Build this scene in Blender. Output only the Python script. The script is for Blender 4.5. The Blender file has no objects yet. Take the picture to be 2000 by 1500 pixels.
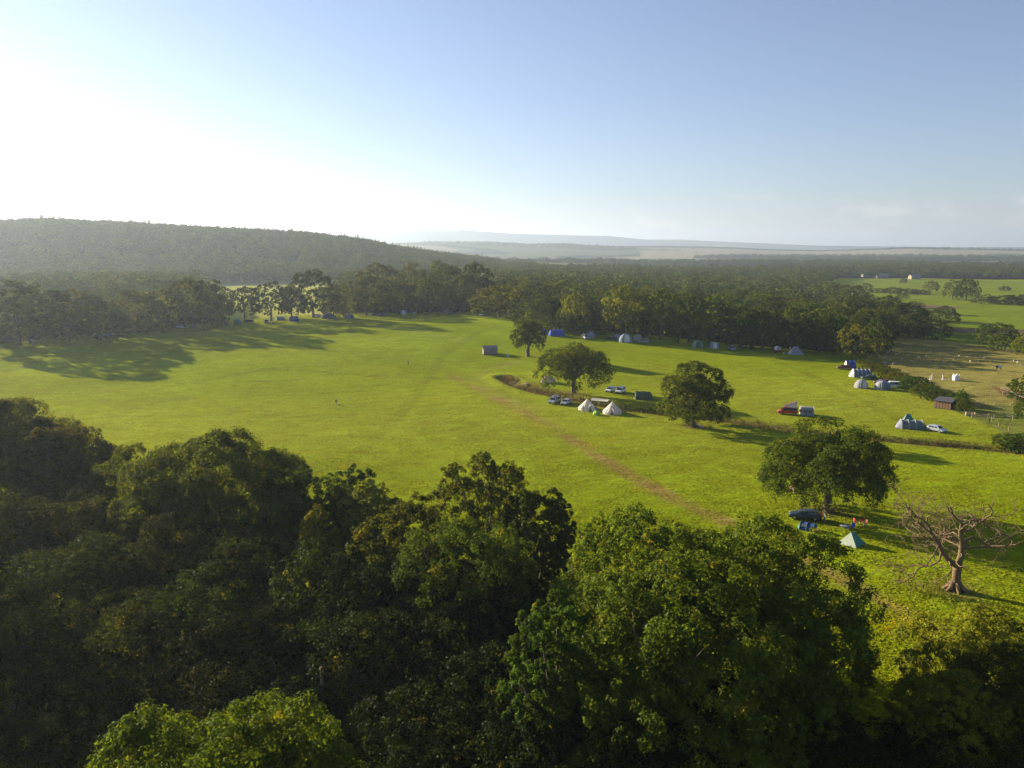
import bpy, bmesh, math, random
import numpy as np
from mathutils import Vector, Matrix, Euler
R = math.radians
SC = bpy.context.scene
COL = SC.collection

# ------------------------------------------------------------------ camera
F_PX, PITCH, CAM_H = 1600.0, R(9.4), 42.0          # focal length in pixels of the 2000 px wide photograph
cam_d = bpy.data.cameras.new("camera")
cam_d.sensor_width = 36.0
cam_d.lens = 36.0 * F_PX / 2000.0
cam_d.clip_start = 1.0
cam_d.clip_end = 60000.0
cam = bpy.data.objects.new("camera", cam_d)
cam.location = (0, 0, CAM_H)
cam.rotation_euler = (math.pi / 2 - PITCH, 0, 0)
COL.objects.link(cam)
SC.camera = cam

# ------------------------------------------------------------------ sun, sky, exposure
SUN_EL, SUN_AZ = R(16.2), R(-53)                   # azimuth from +Y (view direction), negative = left
SV = Vector((math.sin(SUN_AZ) * math.cos(SUN_EL), math.cos(SUN_AZ) * math.cos(SUN_EL), math.sin(SUN_EL)))
ld = bpy.data.lights.new("sun", 'SUN')
ld.energy = 5.0
ld.angle = R(0.6)
ld.color = (1.0, 0.86, 0.64)
sun = bpy.data.objects.new("sun", ld)
sun.rotation_euler = (-SV).to_track_quat('-Z', 'Y').to_euler()
sun.location = (-300, 300, 200)
COL.objects.link(sun)

world = bpy.data.worlds.new("World")
SC.world = world
world.use_nodes = True
nt = world.node_tree
nt.nodes.clear()
sky = nt.nodes.new('ShaderNodeTexSky')
sky.sky_type = 'NISHITA'
sky.sun_disc = False
sky.sun_elevation = SUN_EL
sky.sun_rotation = SUN_AZ
sky.altitude = 0
sky.air_density = 1.0
sky.dust_density = 0.12
sky.ozone_density = 4.0
bg = nt.nodes.new('ShaderNodeBackground')
bg.inputs['Strength'].default_value = 0.05
wo = nt.nodes.new('ShaderNodeOutputWorld')
tint = nt.nodes.new('ShaderNodeMix'); tint.data_type = 'RGBA'; tint.blend_type = 'MULTIPLY'; tint.inputs['Factor'].default_value = 1.0
tint.inputs['B'].default_value = (1.0, 0.93, 0.99, 1)            # camera white balance: a touch less green
hsw = nt.nodes.new('ShaderNodeHueSaturation'); hsw.inputs['Saturation'].default_value = 0.84
nt.links.new(sky.outputs[0], hsw.inputs['Color']); nt.links.new(hsw.outputs[0], tint.inputs['A'])
tcw = nt.nodes.new('ShaderNodeTexCoord'); sep = nt.nodes.new('ShaderNodeSeparateXYZ'); nt.links.new(tcw.outputs['Generated'], sep.inputs[0])
mpw = nt.nodes.new('ShaderNodeMapping'); mpw.inputs['Scale'].default_value = (1, 1, 2.6); nt.links.new(tcw.outputs['Generated'], mpw.inputs[0])
nzw = nt.nodes.new('ShaderNodeTexNoise'); nzw.inputs['Scale'].default_value = 17; nzw.inputs['Detail'].default_value = 6; nt.links.new(mpw.outputs[0], nzw.inputs['Vector'])
def wmap(src, a, b, lo, hi):
    r_ = nt.nodes.new('ShaderNodeMapRange'); r_.interpolation_type = 'SMOOTHSTEP'
    for k_, v_ in (('From Min', a), ('From Max', b), ('To Min', lo), ('To Max', hi)): r_.inputs[k_].default_value = v_
    nt.links.new(src, r_.inputs['Value']); return r_.outputs[0]
def wmul(a, b):
    r_ = nt.nodes.new('ShaderNodeMath'); r_.operation = 'MULTIPLY'; nt.links.new(a, r_.inputs[0]); nt.links.new(b, r_.inputs[1]); return r_.outputs[0]
cm_ = wmul(wmul(wmap(nzw.outputs[0], 0.52, 0.68, 0, 0.22), wmap(sep.outputs['Z'], 0.004, 0.012, 0, 1)), wmap(sep.outputs['Z'], 0.028, 0.075, 1, 0))
cmx = nt.nodes.new('ShaderNodeMix'); cmx.data_type = 'RGBA'; cmx.blend_type = 'MIX'
nt.links.new(cm_, cmx.inputs['Factor']); nt.links.new(tint.outputs['Result'], cmx.inputs['A']); cmx.inputs['B'].default_value = (9.5, 8.4, 7.4, 1)
nt.links.new(cmx.outputs['Result'], bg.inputs[0])
nt.links.new(bg.outputs[0], wo.inputs[0])

SC.view_settings.view_transform = 'Standard'
SC.view_settings.look = 'None'
SC.view_settings.exposure = 1.58
SC.view_settings.gamma = 1.0
SC.cycles.max_bounces = 6
SC.cycles.diffuse_bounces = 2
SC.cycles.glossy_bounces = 2
SC.cycles.transmission_bounces = 4
SC.cycles.volume_bounces = 0
SC.cycles.transparent_max_bounces = 4

# ------------------------------------------------------------------ projection and terrain
CP, SP = math.cos(PITCH), math.sin(PITCH)

def ray(px, py):
    u = (px - 1000.0) / F_PX
    v = (py - 750.0) / F_PX
    return u, CP - SP * v, -(SP + CP * v)          # x, y, z of the ray

def project(X, Y, Z):
    dz = Z - CAM_H
    f = Y * CP - dz * SP
    up = Y * SP + dz * CP
    f = np.maximum(f, 1e-3)
    return 1000 + F_PX * X / f, 750 - F_PX * up / f

def sst(a, b, x):
    t = np.clip((x - a) / (b - a), 0, 1)
    return t * t * (3 - 2 * t)

def az_of_px(px):
    return math.atan2((px - 1000.0) / F_PX, 1.0)

def crest(pts, dist, sub=0.0):
    """photo skyline points -> (azimuths, heights of the crest at that distance)"""
    A, Hh = [], []
    for px, py in pts:
        x, y, z = ray(px, py)
        h = math.hypot(x, y)
        A.append(math.atan2(x, y))
        Hh.append(CAM_H + z / h * dist - sub)
    return np.array(A), np.array(Hh)

RIDGE = crest([(-900, 470), (-500, 430), (-200, 420), (0, 427), (80, 423), (200, 428), (350, 438), (480, 445), (600, 453), (700, 464), (760, 477), (850, 490), (950, 503), (1010, 517), (1100, 530)], 1450, 16)
FARHILL = crest([(200, 470), (600, 466), (760, 458), (830, 452), (900, 453), (1000, 459), (1100, 461), (1190, 462), (1260, 469), (1330, 469), (1420, 473), (1500, 476), (1600, 480), (1800, 483), (2300, 484)], 11000)
MIDHILL = crest([(500, 490), (850, 474), (960, 473), (1030, 476), (1100, 475), (1200, 479), (1300, 479), (1420, 481), (1520, 486), (1600, 487), (1680, 485), (1780, 481), (1900, 484), (2000, 486), (2400, 487)], 6000)

def npnoise(x, y, s, seed=0):
    """cheap smooth pseudo noise from sines, -1..1"""
    a = seed * 1.7
    return (np.sin(x / s + 1.3 * np.sin(y / s * 0.7 + a) + a) + np.sin(y / s * 1.1 + 1.7 * np.sin(x / s * 0.6 - a) + 2 * a)
            + 0.5 * np.sin((x + y) / s * 2.1 + a)) / 2.5

DITCH_PX = [(985, 738), (1010, 752), (1050, 765), (1100, 776), (1150, 786), (1215, 799), (1290, 808), (1370, 817), (1450, 826), (1560, 843),
            (1660, 853), (1740, 861), (1830, 869), (1920, 876), (1990, 884), (2080, 893)]
DITCH = None

def seg_dist(X, Y, pts):
    d = np.full(np.shape(X), 1e9)
    for (x0, y0), (x1, y1) in zip(pts[:-1], pts[1:]):
        dx, dy = x1 - x0, y1 - y0
        t = np.clip(((X - x0) * dx + (Y - y0) * dy) / (dx * dx + dy * dy), 0, 1)
        d = np.minimum(d, np.hypot(X - x0 - t * dx, Y - y0 - t * dy))
    return d

def terrain(X, Y, fine=True):
    X = np.asarray(X, float); Y = np.asarray(Y, float)
    d = np.hypot(X, Y)
    az = np.arctan2(X, Y)
    z = (7.0 + 2.0 * (1 - sst(-180, -20, X))) * sst(200, 420, Y) * (1 - sst(0, 150, X)) * (1 - 0.6 * sst(600, 1000, d))
    z = z - 5.0 * sst(80, 260, X - 0.05 * Y) * sst(230, 420, Y)
    z = z + 0.5 * npnoise(X, Y, 34, 1) * sst(60, 120, d)
    # the wooded ridge on the left, two ranges far away
    h = np.interp(az, *RIDGE)
    z = z + np.maximum(h - 3, 0) * sst(850, 1450, d) * (1 - 0.75 * sst(1500, 2700, d)) * (1 + 0.03 * npnoise(X, Y, 160, 3)) * sst(-2.2, -1.2, az)
    h = np.interp(az, *MIDHILL)
    z = z + np.maximum(h, 0) * sst(3400, 6000, d) * (1 - 0.8 * sst(6100, 8500, d))
    h = np.interp(az, *FARHILL)
    z = z + np.maximum(h, 0) * sst(8800, 11000, d) * (1 - 0.5 * sst(11200, 14500, d))
    if DITCH is not None and fine:
        dd = seg_dist(X, Y, DITCH)
        z = z - 1.5 * np.exp(-(dd / 1.9) ** 2) + 0.45 * np.exp(-((dd - 4.2) / 1.8) ** 2)
    return z

def ground(px, py, dz=0.0, fine=True):
    """where the photo's pixel meets the terrain (raised by dz)"""
    x, y, z = ray(px, py)
    t = 15.0; pt = t
    while t < 16000:
        g = float(terrain(x * t, y * t, fine)) + dz
        if CAM_H + z * t < g:
            lo, hi = pt, t
            for _ in range(24):
                m = (lo + hi) / 2
                if CAM_H + z * m < float(terrain(x * m, y * m, fine)) + dz: hi = m
                else: lo = m
            return x * hi, y * hi, float(terrain(x * hi, y * hi, fine))
        pt = t
        t *= 1.015
    return x * t, y * t, 0.0

DITCH = [ground(px, py, 0, False)[:2] for px, py in DITCH_PX]

def inpoly(x, y, poly):
    x = np.asarray(x, float); y = np.asarray(y, float)
    c = np.zeros(x.shape, bool)
    n = len(poly)
    for i in range(n):
        x0, y0 = poly[i]; x1, y1 = poly[(i + 1) % n]
        if y0 == y1: continue
        c ^= ((y0 > y) != (y1 > y)) & (x < (x1 - x0) * (y - y0) / (y1 - y0) + x0)
    return c

def gpoly(pts):
    return [ground(px, py, 0, False)[:2] for px, py in pts]

# ------------------------------------------------------------------ object helpers
def tag(o, label=None, cat=None, group=None, kind=None):
    if label: o['label'] = label
    if cat: o['category'] = cat
    if group: o['group'] = group
    if kind: o['kind'] = kind
    return o

def empty(name, loc, rz=0.0, label=None, cat=None, group=None, scale=1.0):
    o = bpy.data.objects.new(name, None)
    o.empty_display_size = 0.3
    o.location = loc
    o.rotation_euler = (0, 0, rz)
    o.scale = (scale,) * 3 if not hasattr(scale, '__len__') else scale
    COL.objects.link(o)
    return tag(o, label, cat, group)

def link(name, me, parent=None, mat=None, loc=None):
    o = bpy.data.objects.new(name, me)
    COL.objects.link(o)
    if parent is not None: o.parent = parent
    if mat is not None and len(me.materials) == 0: me.materials.append(mat)
    if loc is not None: o.location = loc
    return o

def copy_tree(o, parent=None):
    c = o.copy()
    COL.objects.link(c)
    c.parent = parent
    for ch in list(o.children): copy_tree(ch, c)
    return c

def np_mesh(name, V, Fq, smooth=False):
    """mesh from numpy vertices and equal sized faces"""
    me = bpy.data.meshes.new(name)
    V = np.asarray(V, np.float32); Fq = np.asarray(Fq, np.int32)
    k = Fq.shape[1]
    me.vertices.add(len(V)); me.vertices.foreach_set('co', V.ravel())
    me.loops.add(Fq.size); me.loops.foreach_set('vertex_index', Fq.ravel())
    me.polygons.add(len(Fq))
    me.polygons.foreach_set('loop_start', np.arange(0, Fq.size, k, dtype=np.int32))
    if smooth: me.polygons.foreach_set('use_smooth', np.ones(len(Fq), bool))
    me.update(calc_edges=True)
    return me

class MB:
    """collects simple solids in one mesh"""
    def __init__(s): s.v = []; s.f = []
    def add(s, V, Fc):
        b = len(s.v)
        s.v += [tuple(p) for p in V]
        s.f += [tuple(i + b for i in f) for f in Fc]
        return s
    def box(s, x0, x1, y0, y1, z0, z1, M=None):
        V = [(x0,y0,z0),(x1,y0,z0),(x1,y1,z0),(x0,y1,z0),(x0,y0,z1),(x1,y0,z1),(x1,y1,z1),(x0,y1,z1)]
        if M: V = [M @ Vector(p) for p in V]
        return s.add(V, [(3,2,1,0),(4,5,6,7),(0,1,5,4),(1,2,6,5),(2,3,7,6),(3,0,4,7)])
    def tube(s, pts, rad, n=6, cap=True):
        pts = [Vector(p) for p in pts]
        if not hasattr(rad, '__len__'): rad = [rad] * len(pts)
        b = len(s.v)
        up = None
        for i, p in enumerate(pts):
            t = (pts[min(i + 1, len(pts) - 1)] - pts[max(i - 1, 0)]).normalized()
            if up is None: up = t.orthogonal().normalized()
            else:
                up = (up - t * up.dot(t))
                up = up.normalized() if up.length > 1e-6 else t.orthogonal().normalized()
            w = t.cross(up)
            for k in range(n):
                a = 2 * math.pi * k / n
                s.v.append(tuple(p + (up * math.cos(a) + w * math.sin(a)) * rad[i]))
        for i in range(len(pts) - 1):
            for k in range(n):
                a, c = b + i * n + k, b + i * n + (k + 1) % n
                s.f.append((a, c, c + n, a + n))
        if cap:
            s.f.append(tuple(b + k for k in reversed(range(n))))
            s.f.append(tuple(b + (len(pts) - 1) * n + k for k in range(n)))
        return s
    def cyl(s, p0, p1, r, n=16): return s.tube([p0, p1], r, n)
    def ball(s, c, r, nu=12, nv=8):
        rx, ry, rz = r if hasattr(r, '__len__') else (r,) * 3
        V = [(c[0], c[1], c[2] + rz)]
        for j in range(1, nv):
            th = math.pi * j / nv
            for i in range(nu):
                a = 2 * math.pi * i / nu
                V.append((c[0] + rx*math.sin(th)*math.cos(a), c[1] + ry*math.sin(th)*math.sin(a), c[2] + rz*math.cos(th)))
        V.append((c[0], c[1], c[2] - rz))
        Fc = [(0, 1 + i, 1 + (i + 1) % nu) for i in range(nu)]
        for j in range(nv - 2):
            for i in range(nu):
                a = 1 + j*nu + i; b = 1 + j*nu + (i+1) % nu
                Fc.append((a, a + nu, b + nu, b))
        l = len(V) - 1
        Fc += [(l, 1 + (nv-2)*nu + (i+1) % nu, 1 + (nv-2)*nu + i) for i in range(nu)]
        return s.add(V, Fc)
    def mesh(s, name, smooth=False):
        me = bpy.data.meshes.new(name)
        me.from_pydata(s.v, [], s.f)
        if smooth: me.polygons.foreach_set('use_smooth', [True] * len(me.polygons))
        me.update()
        return me
    def build(s, name, mat, parent=None, smooth=False):
        return link(name, s.mesh(name, smooth), parent, mat)

# ------------------------------------------------------------------ materials
MATS = {}
def N(t, kind, **kw):
    n = t.nodes.new(kind)
    for k, v in kw.items(): setattr(n, k, v)
    return n

def mat(name, col, rough=0.6, metal=0.0, var=0.12, scale=3.0, transl=0.0, bump=0.0, spec=0.4):
    if name in MATS: return MATS[name]
    m = bpy.data.materials.new(name); m.use_nodes = True
    t = m.node_tree; b = t.nodes['Principled BSDF']
    tc = N(t, 'ShaderNodeTexCoord'); nz = N(t, 'ShaderNodeTexNoise')
    nz.inputs['Scale'].default_value = scale; nz.inputs['Detail'].default_value = 4
    t.links.new(tc.outputs['Object'], nz.inputs['Vector'])
    mr = N(t, 'ShaderNodeMapRange')
    mr.inputs['From Min'].default_value = 0.3; mr.inputs['From Max'].default_value = 0.7
    mr.inputs['To Min'].default_value = 1 - var; mr.inputs['To Max'].default_value = 1 + var
    t.links.new(nz.outputs[0], mr.inputs['Value'])
    vm = N(t, 'ShaderNodeVectorMath', operation='SCALE')
    vm.inputs[0].default_value = col[:3]
    t.links.new(mr.outputs[0], vm.inputs['Scale'])
    t.links.new(vm.outputs[0], b.inputs['Base Color'])
    b.inputs['Roughness'].default_value = rough
    b.inputs['Metallic'].default_value = metal
    b.inputs['Specular IOR Level'].default_value = spec
    if bump:
        bp = N(t, 'ShaderNodeBump'); bp.inputs['Strength'].default_value = bump; bp.inputs['Distance'].default_value = 0.05
        t.links.new(nz.outputs[0], bp.inputs['Height']); t.links.new(bp.outputs[0], b.inputs['Normal'])
    if transl:
        tr = N(t, 'ShaderNodeBsdfTranslucent'); mx = N(t, 'ShaderNodeMixShader')
        mx.inputs[0].default_value = transl
        t.links.new(vm.outputs[0], tr.inputs[0])
        t.links.new(b.outputs[0], mx.inputs[1]); t.links.new(tr.outputs[0], mx.inputs[2])
        t.links.new(mx.outputs[0], t.nodes['Material Output'].inputs[0])
    MATS[name] = m
    return m

def foliage_mat(name, col, tcol, tmix=0.42, nscale=0.5, var=0.35, gloss=0.006):
    m = bpy.data.materials.new(name); m.use_nodes = True
    t = m.node_tree; t.nodes.clear()
    oi = N(t, 'ShaderNodeObjectInfo'); tc = N(t, 'ShaderNodeTexCoord'); geo = N(t, 'ShaderNodeNewGeometry')
    nz = N(t, 'ShaderNodeTexNoise'); nz.inputs['Scale'].default_value = nscale; nz.inputs['Detail'].default_value = 2
    t.links.new(tc.outputs['Object'], nz.inputs['Vector'])
    mr = N(t, 'ShaderNodeMapRange')
    mr.inputs['From Min'].default_value = 0.3; mr.inputs['From Max'].default_value = 0.7
    mr.inputs['To Min'].default_value = 1 - var; mr.inputs['To Max'].default_value = 1 + var
    t.links.new(nz.outputs[0], mr.inputs['Value'])
    lr = N(t, 'ShaderNodeMapRange'); lr.inputs['To Min'].default_value = 0.7; lr.inputs['To Max'].default_value = 1.3
    t.links.new(geo.outputs['Random Per Island'], lr.inputs['Value'])
    rr = N(t, 'ShaderNodeMapRange'); rr.inputs['To Min'].default_value = 0.78; rr.inputs['To Max'].default_value = 1.22
    t.links.new(oi.outputs['Random'], rr.inputs['Value'])
    hm = N(t, 'ShaderNodeMapRange'); hm.inputs['To Min'].default_value = 0.485; hm.inputs['To Max'].default_value = 0.525
    mm = N(t, 'ShaderNodeMath', operation='MULTIPLY'); mm.inputs[1].default_value = 7.31
    fr = N(t, 'ShaderNodeMath', operation='FRACT')
    t.links.new(oi.outputs['Random'], mm.inputs[0]); t.links.new(mm.outputs[0], fr.inputs[0]); t.links.new(fr.outputs[0], hm.inputs['Value'])
    m1 = N(t, 'ShaderNodeMath', operation='MULTIPLY'); m2 = N(t, 'ShaderNodeMath', operation='MULTIPLY')
    t.links.new(mr.outputs[0], m1.inputs[0]); t.links.new(lr.outputs[0], m1.inputs[1])
    t.links.new(m1.outputs[0], m2.inputs[0]); t.links.new(rr.outputs[0], m2.inputs[1])
    yn = N(t, 'ShaderNodeTexNoise'); yn.inputs['Scale'].default_value = nscale * .9; yn.inputs['Detail'].default_value = 3
    ymp = N(t, 'ShaderNodeMapping'); ymp.inputs['Location'].default_value = (31, 7, 5)
    t.links.new(tc.outputs['Object'], ymp.inputs[0]); t.links.new(ymp.outputs[0], yn.inputs['Vector'])
    ymap = N(t, 'ShaderNodeMapRange'); ymap.inputs['From Min'].default_value = 0.62; ymap.inputs['From Max'].default_value = 0.74
    t.links.new(yn.outputs[0], ymap.inputs['Value'])
    outs = []
    for c in (col, tcol):
        mc = N(t, 'ShaderNodeMix', data_type='RGBA', blend_type='MULTIPLY'); mc.inputs['Factor'].default_value = 1
        mc.inputs['A'].default_value = (*c, 1)
        t.links.new(oi.outputs['Color'], mc.inputs['B'])
        yc = N(t, 'ShaderNodeMix', data_type='RGBA'); yc.inputs['B'].default_value = (c[0] * 2.6, c[1] * 1.75, c[2], 1)
        t.links.new(mc.outputs['Result'], yc.inputs['A']); t.links.new(ymap.outputs[0], yc.inputs['Factor'])
        hs = N(t, 'ShaderNodeHueSaturation')
        t.links.new(yc.outputs['Result'], hs.inputs['Color']); t.links.new(m2.outputs[0], hs.inputs['Value']); t.links.new(hm.outputs[0], hs.inputs['Hue'])
        outs.append(hs.outputs[0])
    df = N(t, 'ShaderNodeBsdfDiffuse'); tr = N(t, 'ShaderNodeBsdfTranslucent'); gl = N(t, 'ShaderNodeBsdfGlossy')
    gl.inputs['Roughness'].default_value = 0.5; gl.inputs['Color'].default_value = (0.8, 0.85, 0.7, 1)
    t.links.new(outs[0], df.inputs[0]); t.links.new(outs[1], tr.inputs[0])
    mx = N(t, 'ShaderNodeMixShader'); mx.inputs[0].default_value = tmix
    t.links.new(df.outputs[0], mx.inputs[1]); t.links.new(tr.outputs[0], mx.inputs[2])
    mg = N(t, 'ShaderNodeMixShader'); mg.inputs[0].default_value = gloss
    t.links.new(mx.outputs[0], mg.inputs[1]); t.links.new(gl.outputs[0], mg.inputs[2])
    o = N(t, 'ShaderNodeOutputMaterial'); t.links.new(mg.outputs[0], o.inputs[0])
    return m

LEAF = foliage_mat('leaf', (0.066, 0.080, 0.008), (0.19, 0.20, 0.008), tmix=0.36)
LEAF_FAR = foliage_mat('leaf_far', (0.080, 0.104, 0.012), (0.17, 0.19, 0.008), tmix=0.33, nscale=0.35, var=0.3, gloss=0.02)
DRY = foliage_mat('dry_grass', (0.12, 0.085, 0.03), (0.15, 0.10, 0.03), tmix=0.3, nscale=0.8, gloss=0.0)
BARK = mat('bark', (0.13, 0.105, 0.078), 0.9, var=0.4, scale=4, bump=0.8)
DEADBARK = mat('dead_bark', (0.155, 0.105, 0.052), 0.9, var=0.35, scale=5, bump=0.8)

# ------------------------------------------------------------------ ground
def build_ground():
    az = np.concatenate([np.arange(-180, -70, 5.0), np.arange(-70, -38, 0.6), np.arange(-38, 38, 0.16), np.arange(38, 70, 0.6), np.arange(70, 180, 5.0)])
    az = np.radians(az)
    r = [1.0, 8, 16, 24, 32, 40]
    while r[-1] < 15500:
        x = r[-1]
        r.append(x * (1.009 if x < 480 else 1.012 if x < 2200 else 1.02))
    r = np.array(r)
    A, D = np.meshgrid(az, r)
    X = np.sin(A) * D; Y = np.cos(A) * D
    Z = terrain(X, Y)
    na, nr = len(az), len(r)
    V = np.stack([X, Y, Z], -1).reshape(-1, 3)
    idx = np.arange(nr * na).reshape(nr, na)
    a = idx[:-1, :]; b = idx[1:, :]
    a2 = np.roll(a, -1, 1); b2 = np.roll(b, -1, 1)
    Fq = np.stack([a, a2, b2, b], -1).reshape(-1, 4)[:, ::-1]
    me = np_mesh('ground', V, Fq, True)
    # land colours: what grows where (albedo only)
    x, y = X.ravel(), Y.ravel(); d = np.hypot(x, y)
    px, py = project(x, y, Z.ravel())
    g1 = np.array([0.220, 0.255, 0.005]); g2 = np.array([0.150, 0.225, 0.005]); g3 = np.array([0.29, 0.285, 0.035])
    n1 = (npnoise(x, y, 42, 2) * 0.5 + 0.5)[:, None]; n2 = (npnoise(x, y, 13, 5) * 0.5 + 0.5)[:, None]
    n3 = (npnoise(x * 0.45, y, 55, 9) * 0.5 + 0.5)[:, None]
    c = g1 * (0.45 + 0.55 * n1) + g2 * (0.55 - 0.55 * n1)
    c = c * (0.92 + 0.16 * n2) * (1 + .07 * npnoise(x, y, 21, 11) + .05 * npnoise(x, y * .5, 8, 12))[:, None]
    k = (np.clip(n3 * 1.6 - 0.6, 0, 1) * sst(120, 220, y)[:, None]) * 0.7
    c = c * (1 - k) + g3 * k
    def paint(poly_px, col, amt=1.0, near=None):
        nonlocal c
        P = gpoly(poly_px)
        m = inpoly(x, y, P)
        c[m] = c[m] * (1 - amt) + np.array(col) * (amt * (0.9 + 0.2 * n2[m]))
    # wooded floor
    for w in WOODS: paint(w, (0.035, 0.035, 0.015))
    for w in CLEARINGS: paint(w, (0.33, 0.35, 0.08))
    # valley on the right
    paint([(1600, 570), (1640, 543), (2600, 556), (2600, 700), (1950, 700), (1860, 655), (1760, 600)], (0.15, 0.195, 0.012))
    paint([(1655, 553), (2400, 562), (2400, 590), (1800, 584), (1650, 568)], (0.16, 0.20, 0.014))
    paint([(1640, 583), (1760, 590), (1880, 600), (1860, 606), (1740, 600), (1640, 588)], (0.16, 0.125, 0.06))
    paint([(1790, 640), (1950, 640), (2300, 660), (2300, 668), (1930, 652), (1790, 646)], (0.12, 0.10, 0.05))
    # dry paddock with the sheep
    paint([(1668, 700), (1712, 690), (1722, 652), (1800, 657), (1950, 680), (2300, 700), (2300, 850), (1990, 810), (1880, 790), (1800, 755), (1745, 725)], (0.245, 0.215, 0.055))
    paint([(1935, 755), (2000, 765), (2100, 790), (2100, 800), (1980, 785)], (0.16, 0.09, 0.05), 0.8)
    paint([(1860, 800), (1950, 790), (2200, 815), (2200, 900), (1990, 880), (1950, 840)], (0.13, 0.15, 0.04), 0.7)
    # far country
    far = d > 2300
    cf = np.array([0.11, 0.125, 0.05]) * np.ones_like(c)
    q = np.sin(x / 310 + 2 * np.sin(y / 900)) + np.sin(y / 520 + 1.5 * np.sin(x / 700))
    cf[q > 0.75] = (0.24, 0.22, 0.13)
    cf[(q > 0.1) & (q < 0.5)] = (0.045, 0.055, 0.025)
    cf[q < -1.1] = (0.16, 0.20, 0.07)
    fo = (d > 5400) & (npnoise(x, y, 900, 4) > 0.05)
    cf[fo] = (0.035, 0.045, 0.025)
    c[far] = cf[far]
    m = (d > 3300) & (d < 5300) & (px > 1250)
    c[m] = np.array([0.26, 0.225, 0.15]) * (0.85 + 0.3 * n2[m])
    m &= (npnoise(x, y, 260, 7) > 0.55)
    c[m] = (0.12, 0.14, 0.06)
    # the worn track and ditch banks
    def worn(path, wdt, col, amt):
        nonlocal c
        P = gpoly(path)
        dd = seg_dist(x, y, P)
        k = np.exp(-(dd / wdt) ** 2) * amt * (0.65 + 0.5 * npnoise(x, y, 3.5, 8))
        k = np.clip(k, 0, 1)[:, None]
        c = c * (1 - k) + np.array(col) * k
    TR = [(880, 735), (930, 757), (1000, 795), (1075, 830), (1150, 880), (1230, 930), (1320, 975), (1420, 1020), (1560, 1090), (1680, 1150), (1790, 1210), (1900, 1260)]
    PT = np.array(gpoly(TR)); dv = np.gradient(PT, axis=0); nv = np.stack([-dv[:, 1], dv[:, 0]], 1) / np.hypot(dv[:, 0], dv[:, 1])[:, None]
    for off in (-1.0, 1.0):
        dd = seg_dist(x, y, PT + nv * off)
        k = np.clip(np.exp(-(dd / .75) ** 2) * sst(140, 20, np.hypot(x - PT[-1, 0], y - PT[-1, 1]) * .8) * (.55 + .55 * npnoise(x, y, 5, 6)), 0, 1)[:, None]
        c = c * (1 - k) + np.array((.22, .14, .05)) * k
    for q_ in ([(690, 900), (790, 800), (860, 700), (930, 650), (1000, 625)], [(300, 760), (520, 720), (760, 735), (930, 742)], [(1180, 690), (1330, 720), (1500, 790), (1640, 830)], [(1500, 700), (1600, 740), (1720, 800), (1830, 860)]):
        PQ = np.array(gpoly(q_)); dq = np.gradient(PQ, axis=0); nq = np.stack([-dq[:, 1], dq[:, 0]], 1) / np.hypot(dq[:, 0], dq[:, 1])[:, None]
        for off in (-.9, .9):
            k = np.clip(np.exp(-(seg_dist(x, y, PQ + nq * off) / .7) ** 2) * (.28 + .25 * npnoise(x, y, 9, 2)), 0, 1)[:, None]
            c = c * (1 - k) + np.array((.11, .13, .01)) * k
    worn([(880, 735), (930, 757), (1000, 795), (1075, 830), (1150, 880), (1230, 930), (1320, 975), (1420, 1020)], 1.9, (0.25, 0.165, 0.055), 0.85)
    worn([(1075, 830), (1150, 880), (1230, 930), (1320, 975), (1420, 1020)], 1.1, (0.22, 0.14, 0.05), 0.4)
    worn([(1420, 1020), (1560, 1090), (1680, 1150), (1790, 1210), (1900, 1260)], 1.6, (0.23, 0.14, 0.055), 0.7)
    worn([(1010, 707), (950, 722), (925, 742), (960, 765), (1040, 800)], 3.2, (0.26, 0.23, 0.06), 0.5)
    worn([(780, 640), (830, 650), (900, 665)], 6, (0.26, 0.25, 0.10), 0.3)
    worn(DITCH_PX, 3.4, (0.12, 0.085, 0.04), 1.3)
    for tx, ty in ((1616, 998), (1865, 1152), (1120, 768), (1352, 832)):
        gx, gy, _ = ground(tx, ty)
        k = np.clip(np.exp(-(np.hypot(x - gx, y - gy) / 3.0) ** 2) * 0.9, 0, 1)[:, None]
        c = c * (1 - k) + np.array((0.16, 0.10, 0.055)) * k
    at = me.color_attributes.new('land', 'FLOAT_COLOR', 'POINT')
    at.data.foreach_set('color', np.concatenate([np.clip(c, 0, 1), np.ones((len(c), 1))], 1).astype(np.float32).ravel())
    m = bpy.data.materials.new('meadow'); m.use_nodes = True
    t = m.node_tree; b = t.nodes['Principled BSDF']
    b.inputs['Roughness'].default_value = 1.0; b.inputs['Specular IOR Level'].default_value = 0.0
    ca = N(t, 'ShaderNodeAttribute'); ca.attribute_name = 'land'
    tc = N(t, 'ShaderNodeTexCoord')
    def noise(s, det, rough=0.6, stretch=(1, 1, 1), dist=0.0):
        mp = N(t, 'ShaderNodeMapping'); mp.inputs['Scale'].default_value = stretch
        t.links.new(tc.outputs['Object'], mp.inputs[0])
        n = N(t, 'ShaderNodeTexNoise'); n.inputs['Scale'].default_value = s; n.inputs['Detail'].default_value = det
        n.inputs['Roughness'].default_value = rough; n.inputs['Distortion'].default_value = dist
        t.links.new(mp.outputs[0], n.inputs['Vector'])
        return n.outputs[0]
    fine = noise(1.7, 5, 0.75, (1, 1, 1), 0.4)
    mid = noise(0.22, 5, 0.62, (0.8, 1.3, 1), 0.6)
    big = noise(0.03, 4, 0.6)
    def rng(v, a, bb, lo, hi):
        r_ = N(t, 'ShaderNodeMapRange'); r_.inputs['From Min'].default_value = a; r_.inputs['From Max'].default_value = bb
        r_.inputs['To Min'].default_value = lo; r_.inputs['To Max'].default_value = hi
        t.links.new(v, r_.inputs['Value']); return r_.outputs[0]
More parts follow.
